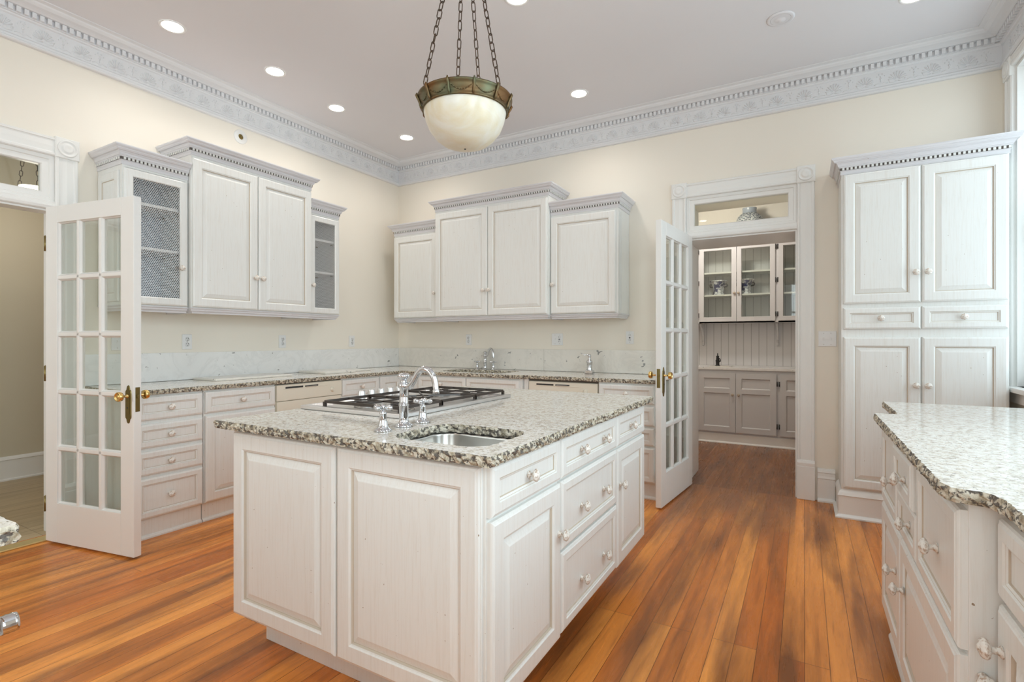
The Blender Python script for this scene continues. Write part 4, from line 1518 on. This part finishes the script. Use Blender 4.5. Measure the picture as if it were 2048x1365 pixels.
# near-left counter whose corner enters the frame
r = base_cabinet('base_cabinet', 'near left base cabinet whose chrome knob enters the frame edge', (2.915, -4.225, 0), PI, 0.90, [
    ('drawer', 0.006, 0.640, 0.888, 0.225, []), ('door', 0.006, 0.135, 0.440, 0.495, [(0.41, 0.58)]), ('door', 0.452, 0.135, 0.442, 0.495, [(0.48, 0.58)])], 0.60)
MB().lathe([(0.012, 0), (0.010, 0.004), (0.0065, 0.008), (0.0065, 0.014), (0.014, 0.018), (0.017, 0.022), (0.0165, 0.026), (0.0175, 0.030), (0.0165, 0.034), (0.0175, 0.038), (0.016, 0.044), (0.0, 0.045)], 28,
           Matrix.Rotation(PI / 2, 4, 'X')).build('knob', M_CHROME, r, (0.064, -0.0205, 0.708))
slab('countertop', 'granite counter corner entering the frame at the lower left', 'countertop',
     [[(1.98, -4.90), (2.963, -4.90), (2.963, -4.194), (2.960, -4.190), (1.98, -4.190)]], ZC0, ZC1, 0.003, 0.010)

# ------------------------------------------------------------------ pantry cabinets
pb = thing('base_cabinet', 'grey white pantry base cabinet with two panel shaker doors', 'cabinet', (2.40, 1.955, 0), 0, 'pantry cabinets')
pw = 2.80
MB().box((0, 0.0, 0.112), (pw, 0.59, 0.862)).build('cabinet_body', M_PANTRY, pb)
MB().box((0, -0.004, 0.0005), (pw, 0.58, 0.111)).sweep([(0, 0.0005), (0.016, 0.0005), (0.016, 0.008), (0.0, 0.022)], [(0, -0.004), (pw, -0.004)]).build('plinth', M_TRIM, pb)


def shaker(root, x0, x1, z0, z1, knob=None, mid=True):
    w_, h_ = x1 - x0, z1 - z0
    mb = MB()
    f = 0.06
    zm = h_ * 0.66
    if mid:
        mb.box((0, -0.018, 0), (f, 0, h_)).box((w_ - f, -0.018, 0), (w_, 0, h_)).box((f, -0.018, 0), (w_ - f, 0, f)).box((f, -0.018, h_ - f), (w_ - f, 0, h_)).box((f, -0.018, zm), (w_ - f, 0, zm + f * 0.9))
        mb.rings(f, f, w_ - 2 * f, zm - f, [(0, 0.018), (0.008, 0.008), (0.010, 0.006)], 0)
        mb.rings(f, zm + f * 0.9, w_ - 2 * f, h_ - f - zm - f * 0.9, [(0, 0.018), (0.008, 0.008), (0.010, 0.006)], 0)
    o = mb.build('door', M_PANTRY, root, (x0, -0.0005, z0))
    if knob:
        MB().lathe([(0.010, 0), (0.007, 0.008), (0.014, 0.016), (0.016, 0.022), (0.012, 0.028), (0, 0.030)], 16, Matrix.Rotation(PI / 2, 4, 'X')).build('knob', M_KNOBP, o, (knob[0] - x0, -0.018, knob[1] - z0))
    return o


def hinges(root, xs_, zs_, y=-0.019):
    for x in xs_:
        for z in zs_:
            MB().lathe([(0.006, -0.028), (0.006, 0.028)], 8, Matrix.Translation((x, y, z))).build('hinge', M_SLOT, root)


o0 = 2.40
for (a, c, kn) in ((2.46, 2.985, None), (2.995, 3.405, (3.375, 0.575)), (3.409, 3.828, (3.440, 0.575)), (3.866, 4.28, None), (4.284, 4.70, None), (4.74, 5.15, None)):
    shaker(pb, a - o0, c - o0, 0.135, 0.826, (kn[0] - o0, kn[1]) if kn else None)
hinges(pb, (3.836 - o0, 3.858 - o0), (0.24, 0.72))
tag(MB().bbox((2.40, 1.935, 0.8625), (5.2, 2.530, 0.892), 0.004).build('countertop', M_MARB), 'pale marble pantry counter on the pantry base cabinet', 'countertop')
pn = MB().box((1.85, 2.536, 0.8), (5.2, 2.549, 1.43)).build('wall_panelling', M_BEAD)
tag(pn, 'white beadboard panelling between pantry counter and wall cabinet', 'panelling', None, 'structure')
pu = thing('wall_cabinet', 'glass fronted pantry wall cabinet with beadboard back', 'cabinet', (2.40, 2.215, 0), 0, 'pantry cabinets')
zb, zt = 1.424, 2.372
mb = MB()
mb.box((0, 0, zb), (pw, 0.318, zb + 0.02)).box((0, 0, zt - 0.02), (pw, 0.318, zt))
for x in (0.0, 0.545, 1.405, 2.35, 2.78):
    mb.box((x, 0.0, zb), (x + 0.02, 0.318, zt))
for x0_, x1_ in ((0.535, 0.560), (1.400, 1.438)):
    mb.box((x0_, -0.001, zb), (x1_, 0.018, zt))
mb.box((0, 0.0, zb), (pw, 0.018, zb + 0.016))
mb.build('cabinet_body', M_PANTRY, pu)
MB().box((0.001, 0.302, zb + 0.02), (pw - 0.001, 0.3175, zt - 0.02)).build('back_panel', M_BEAD, pu)
for zz in (1.775, 2.052):
    MB().box((0.021, 0.01, zz - 0.020), (pw - 0.02, 0.300, zz)).build('shelf', M_TRIM, pu)
for (a, c, kn) in ((0.07, 0.535, None), (0.562, 0.985, 0.965), (0.990, 1.404, 1.010), (1.436, 1.86, None), (1.864, 2.29, None), (2.33, 2.75, None)):
    mb = MB()
    mb.rings(a, zb + 0.018, c - a, zt - zb - 0.022, [(0, 0), (0, 0.018), (0.050, 0.018), (0.054, 0.012), (0.054, 0.0)], -0.0005, False)
    d = mb.build('door', M_PANTRY, pu)
    MB().box((a + 0.05, -0.008, zb + 0.068), (c - 0.05, -0.005, zt - 0.054)).build('glass_pane', M_GLASS, d)
    if kn:
        MB().lathe([(0.009, 0), (0.007, 0.008), (0.013, 0.016), (0.015, 0.022), (0.010, 0.028), (0, 0.029)], 16, Matrix.Rotation(PI / 2, 4, 'X')).build('knob', M_KNOBP, d, (kn, -0.0185, 1.785))
hinges(pu, (0.554, 1.410, 1.432), (1.52, 1.92, 2.31))
for bx in (0.548, 1.408, 2.35):
    g = [(0.0, 0.0), (0.0, -0.27), (0.02, -0.285), (0.045, -0.27), (0.05, -0.235), (0.035, -0.21), (0.05, -0.16), (0.10, -0.09), (0.17, -0.05), (0.22, -0.045), (0.235, -0.02), (0.235, 0.0)]
    vs = [(0.0, -a, z) for a, z in g] + [(0.02, -a, z) for a, z in g]
    n_ = len(g)
    MB().add(vs, [tuple(range(n_)), tuple(range(n_, 2 * n_))[::-1]] + [(i, n_ + i, n_ + (i + 1) % n_, (i + 1) % n_) for i in range(n_)]).build('bracket', M_PANTRY, pu, (bx, 0.318, zb - 0.001))


def lathe_thing(name, label, cat, loc, prof, m, group=None, segs=40, extra=None):
    r_ = thing(name, label, cat, loc, 0, group)
    return r_


j = thing('ginger_jar', 'round blue and white porcelain jar on top of the pantry cabinet', 'jar', (3.520, 2.345, zt + 0.001))
MB().lathe([(0.075, 0), (0.080, 0.006), (0.095, 0.04), (0.122, 0.11), (0.143, 0.19), (0.150, 0.26), (0.147, 0.31), (0.133, 0.346), (0.108, 0.372), (0.084, 0.386)], 48).build('jar_body', M_JARMAT, j)
MB().lathe([(0.084, 0.386), (0.080, 0.392), (0.078, 0.400), (0.078, 0.432), (0.081, 0.444), (0.081, 0.450), (0.074, 0.452), (0.070, 0.44), (0.0, 0.435)], 48).build('jar_neck', M_GREYGLAZE, j)


def planter(label, loc, sc=1.18):
    p = thing('porcelain_planter', label, 'planter', loc, 0, 'blue and white planters in the pantry cabinet')
    p.scale = (sc, sc, sc)
    MB().lathe([(0.058, 0), (0.062, 0.004), (0.060, 0.014), (0.050, 0.020), (0.052, 0.06), (0.060, 0.10), (0.078, 0.138), (0.090, 0.148), (0.088, 0.153), (0.078, 0.148), (0.060, 0.12), (0.0, 0.10)], 6, None, 0, False).build('bowl', M_PORC, p)
    for sg in (-1, 1):
        MB().tube([(sg * 0.055, 0, 0.115), (sg * 0.080, 0, 0.117), (sg * 0.088, 0, 0.105), (sg * 0.080, 0, 0.090), (sg * 0.052, 0, 0.085)], 0.0075, 8).build('handle', M_BLACK, p)


planter('blue and white porcelain planter on the left pantry shelf', (3.165, 2.345, 1.7755))
planter('blue and white porcelain planter on the right pantry shelf', (3.475, 2.330, 1.7755))
pf = thing('hand_pump', 'small black pump standing on the pantry counter', 'pump', (3.175, 2.20, 0.8925))
MB().lathe([(0.030, 0), (0.030, 0.012), (0.024, 0.016), (0.020, 0.020), (0.022, 0.060), (0.026, 0.066), (0.018, 0.082), (0.016, 0.115), (0.020, 0.120), (0.008, 0.132), (0.006, 0.160), (0, 0.162)], 20).build('pump_body', M_BLACK, pf)
MB().tube([(0.012, 0, 0.05), (0.034, -0.004, 0.064), (0.030, -0.004, 0.085), (0.008, 0, 0.105)], 0.006, 8).build('pump_handle', M_BLACK, pf)
tag(MB().bbox((3.10, 2.05, 0.8925), (3.34, 2.33, 0.8985), 0.002).build('drain_board', M_MARBW), 'thin pale marble tile under the black pump in the pantry', 'marble tile')

pl = thing('pantry_ceiling_light', 'flush ceiling light inside the pantry out of view', 'ceiling light', (3.10, 1.25, 2.93))  # unseen fixture added to brighten the pantry
MB().lathe([(0.15, -0.0006), (0.15, -0.02), (0.14, -0.025)], 40, cap=False).build('base', M_PLASTIC, pl)
MB().lathe([(0.0, -0.085), (0.06, -0.080), (0.11, -0.055), (0.14, -0.025)], 40, cap=False).build('shade', emis('pantry_lamp_glass', (1.0, 0.9, 0.75), 3.0), pl)
_bl = bpy.data.lights.new('pantry_bulb', 'POINT')
_bl.energy = 27
_bl.color = (1.0, 0.93, 0.84)
_bl.shadow_soft_size = 0.12
_bo = bpy.data.objects.new('pantry_bulb', _bl)
COL.objects.link(_bo)
_bo.parent = pl
_bo.location = (0, 0, -0.22)

# ------------------------------------------------------------------ pendant lamp
PC = Vector((2.776, -2.631))
pd = thing('pendant_lamp', 'alabaster bowl pendant with bronze rim hanging on four chains', 'pendant lamp', (PC.x, PC.y, 0))
RZ = 2.255
MB().lathe([(0.186, RZ), (0.184, RZ - 0.02), (0.176, RZ - 0.055), (0.160, RZ - 0.095), (0.134, RZ - 0.130), (0.100, RZ - 0.156), (0.060, RZ - 0.171), (0.020, RZ - 0.177), (0.0, RZ - 0.178)], 64, cap=False).build('glass_bowl', M_ALAB, pd)
MB().lathe([(0.0, RZ - 0.182), (0.004, RZ - 0.181), (0.005, RZ - 0.177)], 12).build('finial', M_BLACK, pd)
mb = MB().lathe([(0.183, RZ - 0.018), (0.190, RZ - 0.020), (0.192, RZ - 0.012), (0.190, RZ - 0.008), (0.196, RZ + 0.004), (0.203, RZ + 0.018), (0.206, RZ + 0.030), (0.212, RZ + 0.034), (0.212, RZ + 0.040), (0.204, RZ + 0.042), (0.194, RZ + 0.030), (0.184, RZ + 0.004), (0.183, RZ - 0.018)], 96, cap=False)
rim = mb.build('bronze_rim', M_BRONZE, pd)
a_near = math.atan2(-0.869, 0.495)
mb = MB()
for k_ in range(12):
    a = a_near + math.radians(15.5 + 30 * k_)
    c_, s_ = math.cos(a), math.sin(a)
    pt = [(0.190, -0.020), (0.199, -0.006), (0.202, 0.008), (0.210, 0.024), (0.216, 0.036), (0.214, 0.046)]
    mb.tube([(c_ * r_, s_ * r_, RZ + z) for r_, z in pt], [0.003, 0.006, 0.0045, 0.006, 0.006, 0.003], 8)
    for q_ in range(9):          # swag between brackets
        f0, f1 = q_ / 9, (q_ + 1) / 9
        pts = []
        for f in (f0, f1):
            aa = a + math.radians(30) * f
            sag = 4 * f * (1 - f)
            zz = 0.026 - 0.028 * sag
            rr = 0.2035 - 0.010 * sag
            pts.append((math.cos(aa) * rr, math.sin(aa) * rr, RZ + zz))
        mb.tube(pts, 0.0028, 6)
mb.build('bracket_ornament', M_BRONZE, rim)


def chain(p0, p1, L=0.046, wd=0.0092, r_=0.0024):
    p0, p1 = Vector(p0), Vector(p1)
    D = (p1 - p0)
    n_ = int(D.length / (L * 0.86))
    d = D.normalized()
    u = d.orthogonal().normalized()
    v = d.cross(u)
    mb = MB()
    for i in range(n_):
        c = p0 + D * (i + 0.5) / n_
        ang = (PI / 2 if i % 2 else 0) + 0.5 + random.uniform(-0.25, 0.25)
        s1 = u * math.cos(ang) + v * math.sin(ang)
        pts = []
        hl = L / 2 - wd
        for k_ in range(5):
            a = PI * k_ / 4
            pts.append(c + d * (hl + math.sin(a) * wd) + s1 * math.cos(a) * wd)
        for k_ in range(5):
            a = PI + PI * k_ / 4
            pts.append(c + d * (-hl + math.sin(a) * wd) + s1 * math.cos(a) * wd)
        mb.tube(pts, r_, 6, 0, True)
    return mb


for deg in (-48, 47, 163, -163):
    a = a_near + math.radians(deg)
    chain((0.211 * math.cos(a), 0.211 * math.sin(a), RZ + 0.040), (0.012 * math.cos(a), 0.012 * math.sin(a), H - 0.055)).build('chain', M_CHAIN, pd)
MB().lathe([(0.014, H - 0.060), (0.016, H - 0.045), (0.045, H - 0.030), (0.062, H - 0.012), (0.064, H - 0.001)], 32).build('ceiling_canopy', M_BRONZE, pd)
_bl = bpy.data.lights.new('pendant_bulb', 'POINT')
_bl.energy = 1.5
_bl.color = (1.0, 0.88, 0.68)
_bl.shadow_soft_size = 0.06
_bo = bpy.data.objects.new('pendant_bulb', _bl)
COL.objects.link(_bo)
_bo.parent = pd
_bo.location = (0, 0, RZ + 0.02)

# hall pendant glimpsed through the left transom
hp = thing('hall_lamp', 'small lit glass lamp seen through the left transom', 'lamp', (-1.17, -2.885, 0))
MB().lathe([(0.0, 2.345), (0.04, 2.349), (0.07, 2.361), (0.085, 2.385), (0.09, 2.418)], 32, cap=False).build('glass_shade', emis('lit_glass', (1.0, 0.95, 0.85), 1.6), hp)
for k_ in range(3):
    a = k_ * 2 * PI / 3
    chain((0.085 * math.cos(a), 0.085 * math.sin(a), 2.418), (0.01 * math.cos(a), 0.01 * math.sin(a), H - 0.03)).build('chain', M_CHAIN, hp)
MB().lathe([(0.02, H - 0.035), (0.05, H - 0.015), (0.05, H - 0.001)], 20).build('ceiling_canopy', M_BRASSD, hp)
_bl = bpy.data.lights.new('hall_bulb', 'POINT')
_bl.energy = 5
_bl.color = (1.0, 0.92, 0.80)
_bl.shadow_soft_size = 0.08
_bo = bpy.data.objects.new('hall_bulb', _bl)
COL.objects.link(_bo)
_bo.parent = hp
_bo.location = (0, 0, 2.20)

# ------------------------------------------------------------------ recessed lights
SPOTS = [((0.561, -2.740), 'recessed ceiling light nearest the top left corner of the photo'),
         ((0.637, -2.058), 'second recessed light from the left along the left wall'),
         ((0.557, -1.403), 'third recessed light from the left along the left wall'),
         ((0.647, -0.600), 'recessed light nearest the far room corner'),
         ((2.494, -0.602), 'lone recessed light right of the pendant lamp'),
         ((2.627, -1.885), 'recessed light above the pendant at the top edge'),
         ((4.663, -0.744), 'recessed light at the top edge above the tall cabinet'),
         ((4.50, -2.80), 'recessed light over the right hand counter'), ((4.50, -4.9), 'recessed light behind the camera by the right wall'),
         ((2.60, -4.6), 'recessed light behind the pendant near the camera'), ((0.60, -4.6), 'recessed light over the left end of the room')]
for (x, y), lab in SPOTS:
    r = thing('recessed_light', lab, 'ceiling light', (x, y, H), 0, 'recessed ceiling lights')
    MB().lathe([(0.076, -0.0006), (0.076, -0.004), (0.072, -0.006), (0.064, -0.004), (0.060, -0.002)], 40, cap=False).build('trim_ring', M_PLASTIC, r)
    MB().lathe([(0.060, -0.0026), (0.040, -0.0030), (0.0, -0.0030)][::-1], 40, cap=False).build('lens', M_LAMP, r)
    l_ = bpy.data.lights.new('downlight', 'SPOT')
    l_.energy = 3.5 if (x > 4.4 and y > -1) else 12
    l_.color = (1.0, 0.94, 0.86)
    l_.spot_size = math.radians(150)
    l_.spot_blend = 0.8
    l_.shadow_soft_size = 0.07
    lo = bpy.data.objects.new('downlight', l_)
    COL.objects.link(lo)
    lo.parent = r
    lo.location = (0, 0, -0.012)
r = thing('ceiling_speaker', 'round flat white vent on the ceiling near the top right', 'vent', (3.970, -0.892, H))
mb = MB().lathe([(0.080, -0.0006), (0.080, -0.003), (0.074, -0.006), (0.066, -0.010), (0.058, -0.006), (0.046, -0.012), (0.036, -0.007), (0.024, -0.015), (0.0, -0.016)], 40, cap=False)
mb.build('vent_rings', M_CEIL, r)
MB().lathe([(0.0585, -0.0062), (0.052, -0.0062)], 40, cap=False).build('gap_ring', M_GAP, r)

# ------------------------------------------------------------------ windows
def window(n_, label, loc, rz, w, z0, z1, cw=0.115):
    """local x 0..w, facing -y into the room, wall depth +y"""
    r = thing('window_%d' % n_, label, 'window', loc, rz, None, 'structure')
    h = z1 - z0
    mb = MB()
    mb.rings(0.0, z0, w, h, [(0, -0.135), (0, -0.01), (0.0, 0.0)], 0.0, False)
    for a in (0.0, w - 0.02):
        mb.box((a + 0.0005, 0.0, z0), (a + 0.0195, 0.138, z1))
    mb.box((0.02, 0, z1 - 0.02), (w - 0.02, 0.138, z1 - 0.0005))
    mb.build('window_jamb', M_TRIM, r)
    mb = MB()
    for zz0, zz1, yy in ((z0 + 0.02, z0 + h / 2 + 0.02, 0.07), (z0 + h / 2 - 0.02, z1 - 0.02, 0.10)):
        hh = zz1 - zz0
        mb.box((0.02, yy, zz0), (0.065, yy + 0.028, zz1)).box((w - 0.065, yy, zz0), (w - 0.02, yy + 0.028, zz1)).box((0.065, yy, zz0), (w - 0.065, yy + 0.028, zz0 + 0.05)).box((0.065, yy, zz1 - 0.04), (w - 0.065, yy + 0.028, zz1))
    mb.build('sash', M_TRIM, r)
    MB().box((0.06, 0.082, z0 + 0.06), (w - 0.06, 0.085, z0 + h / 2)).box((0.06, 0.112, z0 + h / 2), (w - 0.06, 0.115, z1 - 0.05)).build('glass_pane', M_GLASS, r)
    mb = MB()
    for x0 in (-cw, w):
        vcasing(mb, x0, cw, z0 - 0.03, z1)
    hcasing(mb, 0, w, z1, 0.065)
    mb.build('casing', M_TRIM, r)
    for x0 in (-cw, w):
        m2 = MB()
        bullseye(m2, x0 - 0.003, z1 - 0.055, cw + 0.006, 0.120)
        m2.build('corner_block', M_TRIM, r)
    MB().bbox((-cw - 0.02, -0.060, z0 - 0.030), (w + cw + 0.02, 0.066, z0 - 0.0005), 0.004).bbox((-cw, -0.022, z0 - 0.10), (w + cw, -0.0005, z0 - 0.031), 0.003).build('sill', M_TRIM, r)
    return r


wl = ['tall window beside the tall cabinet at the right edge', 'tall window above the right hand counter', 'tall right wall window beside the camera']
for n_, (ya, yb) in enumerate(((-0.20, -1.40), (-2.25, -3.25), (-4.25, -5.25))):  # only the first is in view; the other two are added for light
    window(n_ + 1, wl[n_], (RX, ya, 0), -PI / 2, ya - yb, 0.93, 2.93)
wl = ['tall left window in the wall behind the camera', 'tall right window in the wall behind the camera']
for n_, (xa, xb) in enumerate(((0.45, 1.45), (3.75, 4.75))):  # both added out of view to light the room from behind
    window(n_ + 4, wl[n_], (xb, FY, 0), PI, xb - xa, 0.93, 2.93)
